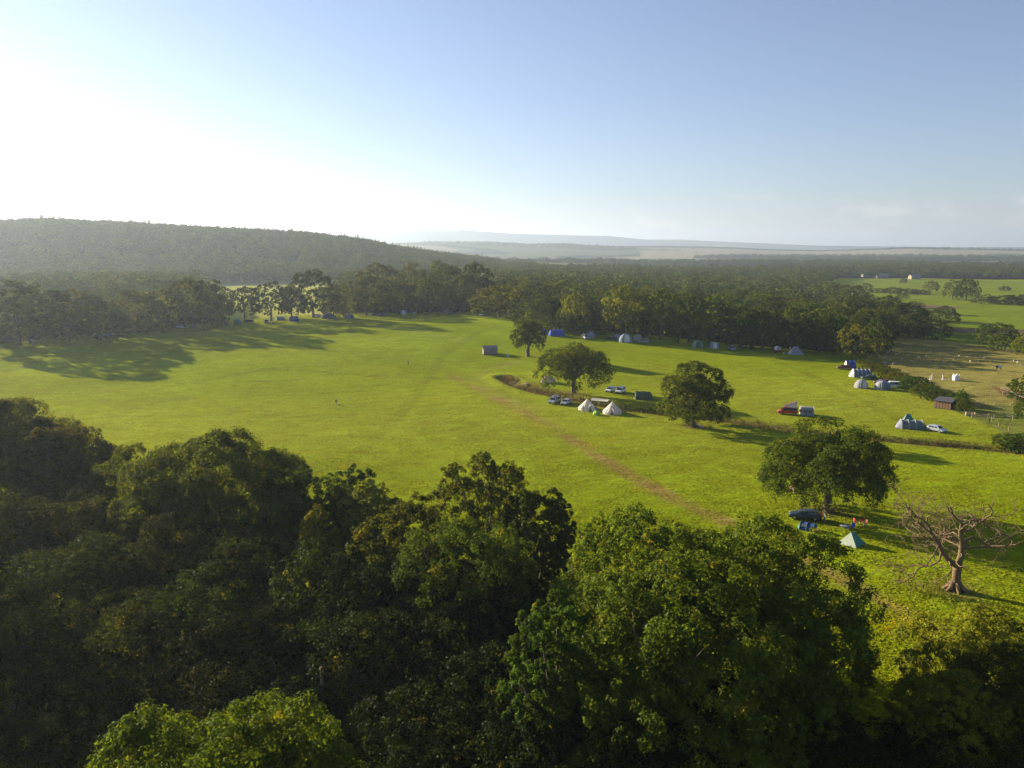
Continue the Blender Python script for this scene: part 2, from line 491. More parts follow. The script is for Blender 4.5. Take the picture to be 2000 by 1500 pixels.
    f = rng(fine, 0.3, 0.7, 0.55, 1.36); g = rng(mid, 0.3, 0.7, 0.80, 1.18); h = rng(big, 0.35, 0.65, 0.88, 1.1)
    a1 = N(t, 'ShaderNodeMath', operation='MULTIPLY'); a2_ = N(t, 'ShaderNodeMath', operation='MULTIPLY')
    t.links.new(f, a1.inputs[0]); t.links.new(g, a1.inputs[1]); t.links.new(a1.outputs[0], a2_.inputs[0]); t.links.new(h, a2_.inputs[1])
    hs = N(t, 'ShaderNodeHueSaturation'); t.links.new(ca.outputs['Color'], hs.inputs['Color']); t.links.new(a2_.outputs[0], hs.inputs['Value'])
    t.links.new(rng(mid, 0.3, 0.7, 0.488, 0.514), hs.inputs['Hue'])
    t.links.new(hs.outputs[0], b.inputs['Base Color'])
    ad = N(t, 'ShaderNodeMath', operation='MULTIPLY_ADD'); ad.inputs[1].default_value = 0.35
    t.links.new(fine, ad.inputs[0]); t.links.new(mid, ad.inputs[2])
    bp = N(t, 'ShaderNodeBump'); bp.inputs['Strength'].default_value = 0.9; bp.inputs['Distance'].default_value = 0.55
    t.links.new(ad.outputs[0], bp.inputs['Height']); t.links.new(bp.outputs[0], b.inputs['Normal'])
    o = link('ground', me, None, m)
    tag(o, 'green meadow, paddocks and fields rolling to the hills', 'ground', kind='structure')

# woods and clearings, traced at the feet of the trees in the photograph's pixels
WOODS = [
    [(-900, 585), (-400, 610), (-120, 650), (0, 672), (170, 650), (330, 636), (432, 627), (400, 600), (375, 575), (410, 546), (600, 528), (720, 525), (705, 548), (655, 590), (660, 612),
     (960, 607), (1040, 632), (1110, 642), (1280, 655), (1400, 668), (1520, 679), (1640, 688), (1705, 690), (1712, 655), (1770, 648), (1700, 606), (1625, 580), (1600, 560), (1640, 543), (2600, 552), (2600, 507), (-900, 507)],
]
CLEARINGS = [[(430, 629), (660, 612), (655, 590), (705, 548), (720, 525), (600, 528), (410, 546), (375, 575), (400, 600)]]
build_ground()

# ------------------------------------------------------------------ trees
def unit(v):
    return v / np.maximum(np.linalg.norm(v, axis=-1, keepdims=True), 1e-6)

def leaves(rng, P, Nn, size, jit=0.42, asp=0.6):
    """one small folded-free quad per point, facing roughly Nn"""
    n = len(P)
    nn = unit(Nn + rng.normal(0, jit, (n, 3)))
    t = unit(np.cross(nn, rng.normal(0, 1, (n, 3))))
    b = np.cross(nn, t)
    s = size * rng.uniform(0.6, 1.35, (n, 1))
    V = np.stack([P - t * s, P + b * s * asp, P + t * s, P - b * s * asp], 1).reshape(-1, 3)
    Fq = np.arange(4 * n).reshape(n, 4)
    return V, Fq

def crown_mesh(name, seed, Rx, Hc, zc, boughs=60, subs=16, per=30, leaf=0.2, brad=0.27, low=-0.55, droop=0.0, ragged=0.25, inner=0.15, flat=1.0, Ry=None):
    """broad-leaved crown: boughs on an uneven ellipsoid, sprays on each bough, leaves on each spray"""
    rng = np.random.default_rng(seed)
    Ry = Ry or Rx
    # bough centres spread by golden angle
    i = np.arange(boughs) + 0.5
    u = 1 - (1 - low) * i / boughs
    ph = i * 2.39996 + rng.uniform(0, 6.28)
    u = np.clip(u + rng.normal(0, 0.06, boughs), -1, 1)
    ph = ph + rng.normal(0, 0.18, boughs)
    sn = np.sqrt(np.maximum(1 - u * u, 0))
    D = np.stack([np.cos(ph) * sn, np.sin(ph) * sn, u], 1)
    k = 1 + ragged * (np.sin(3 * ph + seed) * 0.5 * sn + np.sin(5 * u * 2 + 2 * ph + seed * 2) * 0.5) + rng.normal(0, ragged * 0.35, boughs)
    br = brad * rng.uniform(0.7, 1.3, boughs)
    rr = np.clip(k, 0.62, 1.07) - br
    C = D * rr[:, None]
    ins = rng.random(boughs) < inner
    C[ins] *= rng.uniform(0.3, 0.8, (ins.sum(), 1))
    sc = np.array([Rx, Ry, Hc / 2])
    # sprays
    bi = np.repeat(np.arange(boughs), subs)
    n = len(bi)
    out = unit(C / np.array([1, 1, 1]) + np.array([0, 0, 0.25]))
    d = unit(rng.normal(0, 1, (n, 3)) + out[bi] * 0.9 + np.array([0, 0, 0.35]))
    S = C[bi] + d * (br[bi] * rng.uniform(0.75, 1.08, n))[:, None] * np.array([1, 1, flat])
    sr = brad * 0.34 * rng.uniform(0.6, 1.25, n)
    Sw = S * sc
    if droop: Sw[:, 2] -= droop * (np.hypot(S[:, 0], S[:, 1]) ** 2) * Hc * 0.5
    # leaves
    li = np.repeat(np.arange(n), per)
    m = len(li)
    dl = unit(rng.normal(0, 1, (m, 3)) + d[li] * 0.7 + np.array([0, 0, 0.4]))
    srw = (sr * (Rx + Ry) / 2)[li]
    P = Sw[li] + dl * (srw * rng.uniform(0.55, 1.1, m))[:, None] * np.array([1, 1, 0.8])
    rp = np.percentile(np.hypot(P[:, 0] / Rx, P[:, 1] / Ry), 97)
    z0, z1 = np.percentile(P[:, 2], 0.5), np.percentile(P[:, 2], 99.8)
    P[:, :2] /= rp
    P[:, 2] = (P[:, 2] - z0) / (z1 - z0) * Hc - Hc / 2 + zc
    C = C.copy(); C[:, :2] /= rp
    V, Fq = leaves(rng, P, dl + np.array([0, 0, 0.3]), leaf)
    return np_mesh(name, V, Fq), (C * sc + np.array([0, 0, zc]))

def trunk_mesh(name, seed, h0, r0, tips, nl=12, n=7, lean=0.04):
    """tapered trunk with a flared foot and limbs reaching for the boughs"""
    rng = np.random.default_rng(seed + 99)
    mb = MB()
    top = h0
    pts = [(0, 0, -0.4), (0, 0, 0.15), (rng.normal(0, lean) * top * .3, rng.normal(0, lean) * top * .3, top * 0.35),
           (rng.normal(0, lean) * top, rng.normal(0, lean) * top, top * 0.75), (rng.normal(0, lean) * top, rng.normal(0, lean) * top, top * 1.1)]
    mb.tube(pts, [r0 * 1.7, r0 * 1.35, r0, r0 * 0.85, r0 * 0.6], n)
    sel = tips[rng.permutation(len(tips))[:nl]]
    for tip in sel:
        z0 = rng.uniform(0.55, 1.0) * top
        a = Vector((pts[2][0], pts[2][1], z0)); e = Vector(tip)
        mid = a.lerp(e, 0.5) + Vector((rng.normal(0, .4), rng.normal(0, .4), rng.uniform(0.0, 0.12) * (e - a).length))
        q1 = a.lerp(mid, 0.5) + Vector(rng.normal(0, .2, 3)); q2 = mid.lerp(e, 0.55) + Vector(rng.normal(0, .3, 3))
        rl = r0 * rng.uniform(0.28, 0.5)
        mb.tube([a, q1, mid, q2, e], [rl, rl * .85, rl * .6, rl * .4, rl * .15], 5)
    return mb.mesh(name, True)

def make_tree(name, seed, Rx, H, base=0.22, loc=(0, 0, 0), leafmat=None, label=None, cat='tree', group=None, tint=(1, 1, 1), nl=12, rz=0, tr=None, trunkmat=None, **kw):
    """thing > crown, trunk"""
    Hc = H * (1 - base)
    zc = H * base + Hc / 2
    cm, tips = crown_mesh('crown', seed, Rx, Hc, zc, **kw)
    root = empty(name, loc, rz, label, cat, group)
    c = link('crown', cm, root, leafmat or LEAF)
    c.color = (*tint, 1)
    tr = tr or H * 0.028
    t = link('trunk', trunk_mesh('trunk', seed, H * (base + 0.18), tr, tips, nl), root, trunkmat or BARK)
    return root

def top_place(px, py, h):
    """ground point under something h tall whose top is at this pixel"""
    X, Y, Z = ground(px, py, h)
    return X, Y, Z

# --- near trees: (centre px, top py, width px, height m, leaf size, tint, base, extra, label)
NEAR = [
    (-30, 772, 300, 19, .21, (1.0, .92, .8), .15, {}, 'tall dark oak cut by the left edge of the photo, above all others there', 'oak'),
    (128, 832, 200, 16, .20, (1.1, .95, .75), .12, {}, 'bronze-topped oak between the left edge oak and the big round oak', 'oak'),
    (425, 842, 350, 18, .20, (.95, 1.0, .75), .12, dict(ragged=.12), 'big round domed oak standing against the left part of the meadow', 'oak'),
    (268, 868, 200, 15, .18, (1.1, 1.1, .8), .15, {}, 'small oak on the left shoulder of the big domed oak', 'oak'),
    (578, 912, 215, 15, .19, (.75, .85, .9), .12, dict(ragged=.12), 'dark rounded tree on the right flank of the big domed oak', 'oak'),
    (695, 908, 140, 14, .16, (.7, .95, .9), .1, {}, 'small dark blue-green tree poking above the pale tree', 'tree'),
    (718, 936, 150, 14, .15, (1.7, 1.55, 1.8), .15, dict(ragged=.15), 'pale sage-green rounded tree in front of a dark one by the meadow', 'tree'),
    (622, 990, 90, 13, .15, (2.1, 1.6, .5), .2, {}, 'little yellow-orange topped tree beside the pale sage one', 'tree'),
    (945, 887, 235, 17, .19, (1.05, 1.1, .9), .08, dict(ragged=.12), 'tall oak with the highest dome in the middle, against the worn track', 'oak'),
    (1045, 955, 195, 15, .19, (.75, .85, .85), .1, {}, 'dark oak stepping down to the right of the middle dome', 'oak'),
    (790, 972, 240, 15, .18, (1.1, 1.1, .85), .12, {}, 'spreading olive-green oak left of the middle dome', 'oak'),
    (915, 1005, 300, 15, .19, (.95, 1.0, .8), .12, {}, 'wide oak below the middle dome with yellow sprigs', 'oak'),
    (1255, 992, 340, 18, .24, (1.1, 1.3, .85), .1, dict(ragged=.30, boughs=84), 'great bright green oak, rear left of the foreground pair of giants', 'oak'),
    (1490, 1005, 400, 18, .24, (1.0, 1.2, .8), .1, dict(ragged=.32, boughs=96), 'great spreading oak whose boughs reach toward the pale green ridge tent', 'oak'),
    (1330, 1092, 470, 17.5, .26, (1.1, 1.25, .75), .08, dict(ragged=.32, boughs=110), 'nearest giant oak, sunlit knobbly crown filling the lower middle', 'oak'),
    (1535, 1175, 250, 14.5, .24, (.7, .9, .65), .08, dict(ragged=.34), 'dark oak on the lower right of the giant oaks beside the grass gap', 'oak'),
    (1090, 1160, 220, 15, .22, (.8, 1.05, .7), .08, dict(ragged=.34), 'oak with hanging sprays on the lower left of the giant oaks', 'oak'),
    (435, 1382, 600, 17, .20, (1.0, 1.05, .6), .1, dict(ragged=.2, boughs=84, subs=22, per=100), 'sunlit yellow-green oak crown rising from the bottom edge of the photo', 'oak'),
    (1940, 1206, 300, 8.5, .17, (2.3, 2.1, 1.2), .0, dict(ragged=.22, per=110, low=-.8), 'small-leaved hawthorn in the bottom right corner by the worn track', 'hawthorn'),
    (1850, 1318, 210, 8, .16, (1.8, 1.7, 1.0), .0, dict(per=90, low=-.8), 'shaded hawthorn at the bottom edge right of the grass gap', 'hawthorn'),
    (2010, 1270, 240, 9, .17, (1.0, 1.0, .7), .05, {}, 'hawthorn cut by the right edge of the photo near its bottom corner', 'hawthorn'),
]
# --- shaded lower wood filling the bottom of the picture
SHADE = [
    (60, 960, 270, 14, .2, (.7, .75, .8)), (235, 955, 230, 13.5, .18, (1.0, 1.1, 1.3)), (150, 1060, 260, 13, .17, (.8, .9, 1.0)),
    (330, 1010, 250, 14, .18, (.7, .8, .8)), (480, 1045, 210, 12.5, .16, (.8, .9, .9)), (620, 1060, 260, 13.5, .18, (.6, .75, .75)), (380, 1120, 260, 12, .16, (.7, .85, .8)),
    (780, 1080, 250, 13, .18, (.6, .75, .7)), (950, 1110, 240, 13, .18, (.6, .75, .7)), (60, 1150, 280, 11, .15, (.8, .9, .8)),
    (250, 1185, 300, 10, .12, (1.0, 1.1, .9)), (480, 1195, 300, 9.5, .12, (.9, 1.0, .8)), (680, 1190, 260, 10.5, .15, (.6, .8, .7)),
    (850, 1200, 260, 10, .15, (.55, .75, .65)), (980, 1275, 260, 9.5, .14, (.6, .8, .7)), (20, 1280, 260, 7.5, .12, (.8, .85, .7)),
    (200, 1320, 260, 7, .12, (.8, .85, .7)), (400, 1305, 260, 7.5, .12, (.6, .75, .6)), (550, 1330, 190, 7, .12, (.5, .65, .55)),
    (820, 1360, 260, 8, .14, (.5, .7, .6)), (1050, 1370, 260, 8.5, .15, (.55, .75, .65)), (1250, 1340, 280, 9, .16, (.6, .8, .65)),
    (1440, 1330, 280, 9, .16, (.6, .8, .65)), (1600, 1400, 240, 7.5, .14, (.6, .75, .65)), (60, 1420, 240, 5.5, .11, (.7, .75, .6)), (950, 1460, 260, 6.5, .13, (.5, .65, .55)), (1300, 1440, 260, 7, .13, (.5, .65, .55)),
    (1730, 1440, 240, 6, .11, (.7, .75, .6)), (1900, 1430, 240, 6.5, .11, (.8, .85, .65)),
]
NEAR_ROOT = {}
for k, (cx, ty, w, h, lf, tint, base, ex, lab, cat_) in enumerate(NEAR):
    X, Y, Z = top_place(cx, ty, h)
    dist = math.sqrt(X * X + Y * Y + (CAM_H - h) ** 2)
    Rx = w / 2 / F_PX * dist / math.cos(math.atan((cx - 1000) / F_PX)) ** 0 * 1.0
    Y2 = Y * (1 - Rx * 0.12 / max(math.hypot(X, Y), 1)); 
    kw = dict(boughs=70, subs=20, per=76, leaf=lf * 0.56, brad=0.22, ragged=.13)
    kw.update(ex)
    if dist > 88: kw['leaf'] = lf * .85; kw['per'] = 48
    kw['subs'] = int(.85 * max(14, kw['subs'] * min((Rx / 8.5) ** 2, 3.0) * 64 / kw['boughs']))
    NEAR_ROOT[lab[:24]] = make_tree('hawthorn' if cat_ == 'hawthorn' else 'oak_tree' if cat_ == 'oak' else 'broadleaf_tree', 100 + k, Rx, h, base, (X, Y2, float(terrain(X, Y2))), label=lab, cat=cat_, tint=tint, nl=14, rz=k * 1.7, **kw)
SHADE_LABELS = ['dim crown in the shaded wood, far left below the tall edge oak', 'grey-green crown left of the big domed oak, with a pale sprig', 'dim rounded crown under the grey-green one at left',
    'dark crown just below the big domed oak', 'shaded crown with pale dead twigs under the domed oak', 'dark crown below the yellow-topped tree', 'dark hanging crown lower left of the dead twigs',
    'near-black crown below the spreading olive oak', 'near-black crown below the yellow sprigs of the wide oak', 'dim low crown on the left edge, halfway down the shaded wood',
    'feathery willow-like mound above the sunlit bottom crown, left part', 'feathery willow-like mound above the sunlit bottom crown, right part', 'dark crown above and left of the bare pole',
    'dark crown up and right of the bare pole', 'shaded low crown left of the nearest giant oak', 'brownish thicket crown on the left edge, lower of two', 'brownish thicket crown left of the sunlit bottom crown',
    'dark scrub tree directly behind the sunlit bottom crown', 'dark scrub tree between sunlit bottom crown and bare pole', 'dark scrub tree right of the bare pole',
    'dim scrub tree on the bottom edge under the left hanging sprays', 'dim scrub tree under the nearest giant oak, left side', 'dim scrub tree under the nearest giant oak, right side',
    'dim scrub tree left of the grass gap, near the bottom edge', 'brownish thicket crown in the bottom left corner', 'lowest dark scrub tree right of the bare pole', 'lowest dark scrub tree under the giant oak',
    'low scrub tree closing the bottom of the grass gap', 'low scrub tree on the bottom edge beneath the hawthorns']
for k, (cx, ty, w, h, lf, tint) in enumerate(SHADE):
    h *= .84; tint = tuple(q * .42 for q in tint)  # leaf tint darkened so the foliage colour itself carries the wood's shade
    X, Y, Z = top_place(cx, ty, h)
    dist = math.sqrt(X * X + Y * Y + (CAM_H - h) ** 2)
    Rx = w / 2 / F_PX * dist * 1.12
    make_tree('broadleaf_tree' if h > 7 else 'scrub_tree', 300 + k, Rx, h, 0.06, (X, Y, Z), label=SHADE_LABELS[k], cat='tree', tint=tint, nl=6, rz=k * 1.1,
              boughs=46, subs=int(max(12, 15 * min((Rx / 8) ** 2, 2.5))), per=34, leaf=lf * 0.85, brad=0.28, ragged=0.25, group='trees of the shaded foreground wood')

for k, (X, Y, h, lab) in enumerate([(-62, 78, 19, 'unseen tall tree added for shade past the left edge, far one'), (-58, 55, 19, 'unseen tall tree added for shade past the left edge, second one'), (-47, 34, 18, 'unseen tall tree added for shade past the left edge, nearest one'),
                                 (-82, 95, 18, 'unseen tall tree added for shade past the left edge, farthest one'), (-88, 62, 19, 'unseen tall tree added for shade past the left edge, outermost one')]):
    make_tree('broadleaf_tree', 400 + k, 10, h, .05, (X, Y, float(terrain(X, Y))), label=lab, nl=5, tint=(.7, .8, .7), boughs=46, subs=16, per=22, leaf=.2, brad=.28)  # unseen trees, added to cast shade over the lower-left wood

# --- the trees that stand in the meadow: (foot px, foot py, top py, width px)
FIELD = [
    (1120, 768, 669, 152, 24, dict(ragged=.28, boughs=58, droop=.25, low=-.35, brad=.24), .20, (.95, 1.0, .8), 'broad domed oak beside the bell tents and the silver cars'),
    (1352, 833, 706, 146, 26, dict(ragged=.3, boughs=58, low=-.6, brad=.24), .10, (.8, .95, .75), 'full round oak rising from the ditch right of the bell tents'),
    (1617, 1000, 824, 240, 34, dict(ragged=.25, boughs=84, low=-.4, droop=.1, per=46, brad=.23), .17, (.9, .97, .72), 'largest meadow oak with flared roots beside the dark blue car'),
    (1031, 696, 622, 68, 20, dict(ragged=.25, boughs=40, low=-.5), .22, (.85, .9, .75), 'smaller narrow oak standing behind the broad domed oak'),
]
for k, (fx, fy, ty, w, per, kw, base, tint, lab) in enumerate(FIELD):
    X, Y, Z = ground(fx, fy)
    d = math.hypot(X, Y)
    x, y, z = ray(fx, ty)
    H = CAM_H + z / math.hypot(x, y) * (d + 1) - Z
    Rx = w / 2 / F_PX * math.hypot(d, 30)
    cx = {0: -3, 2: 3}.get(k, 0)
    k2 = dict(subs=20, leaf=0.15 + 0.06 * (d > 150), brad=.27, inner=.2); k2.update(kw)
    make_tree('oak_tree', 500 + k, Rx * 1.0, H, base, (X, Y, Z), label=lab, cat='oak', tint=tint, nl=22, rz=k, tr=H * 0.045, **{**k2, 'per': k2.get('per', per)})

# ------------------------------------------------------------------ mid-distance tree prototypes (meshes shared by copies)
MIDP = []
for s in range(7):
    kw = [dict(ragged=.08), dict(ragged=.14, low=-.6), dict(ragged=.07, flat=.8), dict(ragged=.12, boughs=56), dict(ragged=.08, low=-.7), dict(ragged=.24, boughs=34, subs=12, brad=.26), dict(ragged=.05, low=-.7)][s]
    k2 = dict(boughs=72, subs=7, per=14, leaf=0.042, brad=.2, inner=.08); k2.update(kw)
    cm, tips = crown_mesh('mid_crown', 700 + s, 1.0, 1.7, 0.0, **k2)
    MIDP.append(cm)
FARP = []
for s in range(5):
    cm, tips = crown_mesh('far_crown', 760 + s, 1.0, 1.6, 0.0, boughs=44, subs=3, per=8, leaf=0.085, brad=.24, ragged=.08, low=-.35)
    cm.materials.append(LEAF_FAR)
    FARP.append(cm)
def conifer_mesh(seed, tiers=11, per=46, leaf=.1):
    rng = np.random.default_rng(seed)
    P, D = [], []
    for i in range(tiers):
        f = i / (tiers - 1)
        z = -0.9 + 1.9 * f
        r = 0.62 * (1 - f) ** 0.8 + 0.03
        a = rng.uniform(0, 6.283, per)
        rr = r * np.sqrt(rng.uniform(0.15, 1, per)) * rng.uniform(.8, 1.15, per)
        P.append(np.stack([np.cos(a) * rr, np.sin(a) * rr, z - rr * 0.3 + rng.normal(0, .03, per)], 1))
        D.append(np.stack([np.cos(a) * .6, np.sin(a) * .6, np.full(per, .7)], 1))
    V, Fq = leaves(rng, np.concatenate(P), np.concatenate(D), leaf, .5)
    me = np_mesh('conifer_crown', V, Fq); me.materials.append(LEAF_FAR)
    return me
CONIF = conifer_mesh(5)
tm = MB(); tm.tube([(0, 0, -.5), (0, 0, .2), (.02, .01, .6), (.0, .02, 1)], [.075, .055, .045, .03], 6)
for a in range(5):
    c_, s_ = math.cos(a * 1.257), math.sin(a * 1.257)
    tm.tube([(0, 0, .55 + .05 * a), (.18 * c_, .18 * s_, .85 + .04 * a), (.42 * c_, .42 * s_, 1.1 + .05 * a)], [.03, .022, .008], 4)
TRUNK = tm.mesh('mid_trunk', True); TRUNK.materials.append(BARK)
for m_ in MIDP: m_.materials.append(LEAF)

def mid_tree(X, Y, Z, Rx, H, base, proto, rz, tint, label, group=None, name='woodland_tree', cat='tree', squash=1.0):
    root = empty(name, (X, Y, Z), rz, label, cat, group)
    Hc = H * (1 - base)
    me = proto
    c = link('crown', me, root); c.location = (0, 0, H * base + Hc / 2); c.scale = (Rx, Rx * squash, Hc / 1.7); c.color = (*tint, 1)
    t = link('trunk', TRUNK, root); th = H * (base + .3); t.scale = (H * .55, H * .55, th)
    return root

rng = random.Random(4)
def tintv(base=(1, 1, 1), v=.18):
    k = rng.uniform(1 - v, 1 + v); w = rng.uniform(-.1, .12)
    return (base[0] * k * (1 + w), base[1] * k, base[2] * k * (1 - w))

# individually placed trees: foot px, foot py, top py, width px, base, proto, tint, label
ROW = [
    (38, 674, 548, 150, .2, 0, (.8, .75, .62), 'tall open-stemmed oak at the left edge of the camping tree line'),
    (134, 666, 566, 130, .1, 6, (.85, .78, .62), 'round oak behind the small pale tent on the far left'),
    (194, 664, 584, 84, .1, 2, (.8, .75, .65), 'low oak whose edge hangs over the grey-blue tunnel tent'),
    (262, 650, 568, 84, .03, 6, (1.1, .95, .65), 'short bushy tree right of the grey-blue tunnel tent'),
    (318, 646, 564, 92, .03, 4, (1.15, 1.0, .7), 'ivy-green bushy tree between tunnel tent and silver car'),
    (378, 640, 543, 104, .05, 0, (.9, .85, .65), 'tree with layered boughs over the silver car with open tailgate'),
    (415, 636, 546, 72, .1, 1, (.9, .85, .8), 'dark tree at the left side of the bright gap in the tree line'),
    (478, 630, 560, 60, .28, 0, (.5, .5, .45), 'thin see-through oak in the bright gap of the tree line'),
    (530, 627, 550, 82, .16, 3, (.5, .5, .45), 'loose oak above the dark blue car in the tree line gap'),
    (570, 622, 562, 46, .15, 0, (.5, .5, .45), 'slim see-through tree right of the bright gap'),
    (612, 620, 527, 100, .08, 0, (.7, .75, .65), 'big round oak behind the white-blue car and the blue dome tent'),
    (652, 620, 573, 46, .05, 6, (1.3, .95, .7), 'small rounded reddish hawthorn directly behind the blue dome tent'),
    (715, 616, 540, 84, .08, 4, (1.0, .9, .8), 'oak right of the reddish hawthorn, in front of the long dark wood'),
    (757, 614, 546, 66, .06, 2, (.9, .9, .8), 'small oak halfway between reddish hawthorn and the pale green dome'),
    (745, 600, 514, 96, .1, 0, (.85, .85, .8), 'broad oak crown rising over the middle of the left tree line'),
    (808, 598, 512, 60, .1, 3, (1.1, 1.05, .9), 'lighter oak crown behind the pale green dome tent'),
    (840, 612, 540, 60, .05, 1, (.8, .85, .8), 'dark oak in the row left of the wide oak clump'),
    (868, 600, 509, 78, .08, 5, (1.0, 1.1, .85), 'lobed oak crown standing highest left of the dark domed one'),
    (925, 604, 513, 84, .08, 0, (.7, .8, .8), 'dark domed oak where the left tree line meets the wood'),
    (795, 612, 570, 60, .02, 2, (.7, .7, .75), 'dim undergrowth tree behind the pale green dome tent'),
    (975, 620, 556, 108, .12, 2, (1.5, 1.35, .8), 'bright wide oak leaning out over the white car at the far corner'),
    (905, 612, 560, 70, .03, 4, (.65, .7, .75), 'dim undergrowth tree between the white cars at the far corner'),
    (1052, 640, 582, 60, .08, 3, (1.2, 1.2, .8), 'bright-topped oak left of the blue tunnel tent'),
    (1122, 648, 568, 62, .06, 1, (1.3, 1.3, .85), 'pale green upright tree above the blue tunnel tent'),
    (1085, 648, 615, 70, .02, 6, (1.0, 1.0, .8), 'low thicket tree right behind the blue tunnel tent'),
    (1150, 652, 614, 74, .02, 2, (1.0, 1.0, .8), 'low thicket tree behind the small grey van'),
    (1213, 658, 558, 80, .04, 0, (1.4, 1.4, .85), 'tall sunlit oak behind the round cream-green dome tent'),
    (1290, 664, 565, 84, .06, 4, (1.1, 1.25, .85), 'tall oak right behind the round grey tent and grey car'),
    (1250, 661, 600, 50, .04, 5, (.9, .95, .8), 'short oak filling the gap behind the round grey tent'),
    (1345, 668, 572, 80, .05, 3, (.7, .95, .85), 'dark blue-green tree behind the lime green dome tent'),
    (1396, 673, 578, 82, .05, 1, (1.0, 1.15, .85), 'sunlit-shouldered oak behind the pale blue dome tent'),
    (1445, 678, 592, 76, .05, 4, (.65, .85, .8), 'dark oak behind the tiny camper in the shade'),
    (1490, 681, 605, 80, .05, 0, (.7, .9, .8), 'dark oak behind the small red and white trailer'),
    (1545, 684, 598, 86, .05, 3, (1.0, 1.1, .8), 'olive oak behind the white pyramid tent'),
    (1600, 688, 606, 90, .05, 5, (.75, .9, .8), 'dark oak between pyramid tent and the bright corner tree'),
    (1672, 702, 634, 80, .10, 0, (1.6, 1.45, .7), 'bright yellow-green tree on the corner by the red estate car'),
    (1690, 682, 606, 76, .04, 4, (.8, .95, .8), 'dark tree just behind the bright corner tree'),
    (1640, 672, 590, 78, .04, 1, (.9, 1.0, .8), 'olive crown above the bright corner tree'),
    (1712, 690, 622, 50, .02, 2, (.8, .95, .8), 'dark tree at the wood corner touching the paddock, right of the bright corner tree'),
    (1716, 674, 614, 56, .02, 4, (.85, .95, .8), 'dark tree on the paddock side of the wood, one behind the corner'),
    (1722, 662, 606, 56, .02, 1, (.9, 1.0, .8), 'oak on the paddock side of the wood, two behind the corner'),
    (1735, 655, 600, 56, .06, 3, (1.0, 1.1, .85), 'oak at the wood end above the sheep paddock'),
    (1776, 660, 611, 66, .06, 0, (.9, 1.0, .85), 'left round tree of the pair above the sheep paddock'),
    (1812, 660, 622, 74, .03, 4, (.75, .85, .85), 'right low dark tree of the pair above the sheep paddock'),
    (1860, 585, 546, 34, .1, 3, (1.2, 1.2, 1.1), 'left greyish tree of the clump standing in the valley meadow'),
    (1887, 587, 541, 38, .08, 1, (1.0, 1.1, 1.1), 'right upright tree of the clump standing in the valley meadow'),
    (1818, 571, 548, 26, .1, 0, (1.3, 1.1, .9), 'lone olive tree on the hedge left of the valley clump'),
    (1945, 682, 630, 66, .2, 5, (.9, 1.2, 1.1), 'wispy pale green tree right of the paddock shadows'),
    (1962, 686, 652, 50, .05, 2, (1.0, 1.3, 1.1), 'rounded grey-green bush tree at the foot of the wispy tree'),
    (2010, 694, 646, 50, .05, 4, (1.3, 1.3, .9), 'yellow-green tree cut by the right edge above the paddock'),
    (2006, 790, 732, 62, .12, 3, (.8, 1.0, .85), 'dark tree cut by the right edge beside the paddock rails'),
    (2012, 820, 776, 52, .05, 4, (.8, 1.1, .85), 'lower dark tree cut by the right edge, below the paddock rails'),
    (1876, 800, 760, 22, .05, 5, (.7, 1.0, .8), 'small dark elder just behind the brown shed'),
    (1884, 806, 778, 30, .02, 1, (1.0, 1.1, 1.2), 'grey-green young willow at the right end of the brown shed'),
]
def placed(fx, fy, ty, w, base, proto, tint, label, name='woodland_tree', cat='tree', group=None, squash=1.0, wide=1.08):
    X, Y, Z = ground(fx, fy)
    d = math.hypot(X, Y)
    x, y, z = ray(fx, ty)
    H = CAM_H + z / math.hypot(x, y) * d - Z
    Rx = w / 2 / F_PX * d * wide
    return mid_tree(X, Y, Z, Rx, max(H, .6), base, MIDP[proto], rng.uniform(0, 6.28), tint, label, group, name, cat, squash)
for r_ in ROW: placed(*r_)

# hedges and bushes of the valley and the paddock
BUSH = [
    (1632, 572, 556, 30, 'round olive bush at the corner of the first valley hedge'), (1663, 585, 574, 24, 'lone round bush on the grass right of the wood end'),
    (1735, 586, 578, 24, 'small round bush on the second valley hedge'), (1786, 601, 588, 32, 'round bush above the river bend, left one'),
    (1846, 615, 597, 30, 'round bush left of the large valley thicket'), (1762, 584, 572, 22, 'bush beside the brown rushes in the valley'),
    (1715, 571, 563, 34, 'dark hedge clump, left third of the long valley hedge'), (1745, 573, 561, 40, 'dark hedge clump in the middle of the long valley hedge'),
    (1775, 574, 563, 36, 'dark hedge clump, right third of the long valley hedge'), (1800, 575, 566, 26, 'dark hedge clump at the right end of the long valley hedge'),
    (1922, 592, 575, 44, 'dark round thicket right of the valley clump'), (1962, 594, 576, 50, 'second dark thicket right of the valley clump'), (2000, 594, 574, 50, 'thicket cut by the right edge of the valley meadow'),
    (1690, 566, 553, 24, 'small hedge tree on the far side of the valley meadow'), (1764, 553, 543, 12, 'tiny bush alone in the farthest valley meadow'), (1962, 568, 558, 18, 'lone round bush in the far right meadow'),
    (1835, 628, 602, 62, 'large grey-green thicket on the river bend'), (1745, 612, 597, 40, 'bush at the near end of the wood beside the river'),
    (1722, 624, 605, 40, 'olive bush where wood and river meet'), (1790, 625, 606, 36, 'low bush between river thicket and round trees'),
]
for k, (fx, fy, ty, w, lab) in enumerate(BUSH):
    placed(fx, fy, ty, w, .0, k % 7, tintv((1.0, 1.0, .9)), lab, 'bush', 'bush')
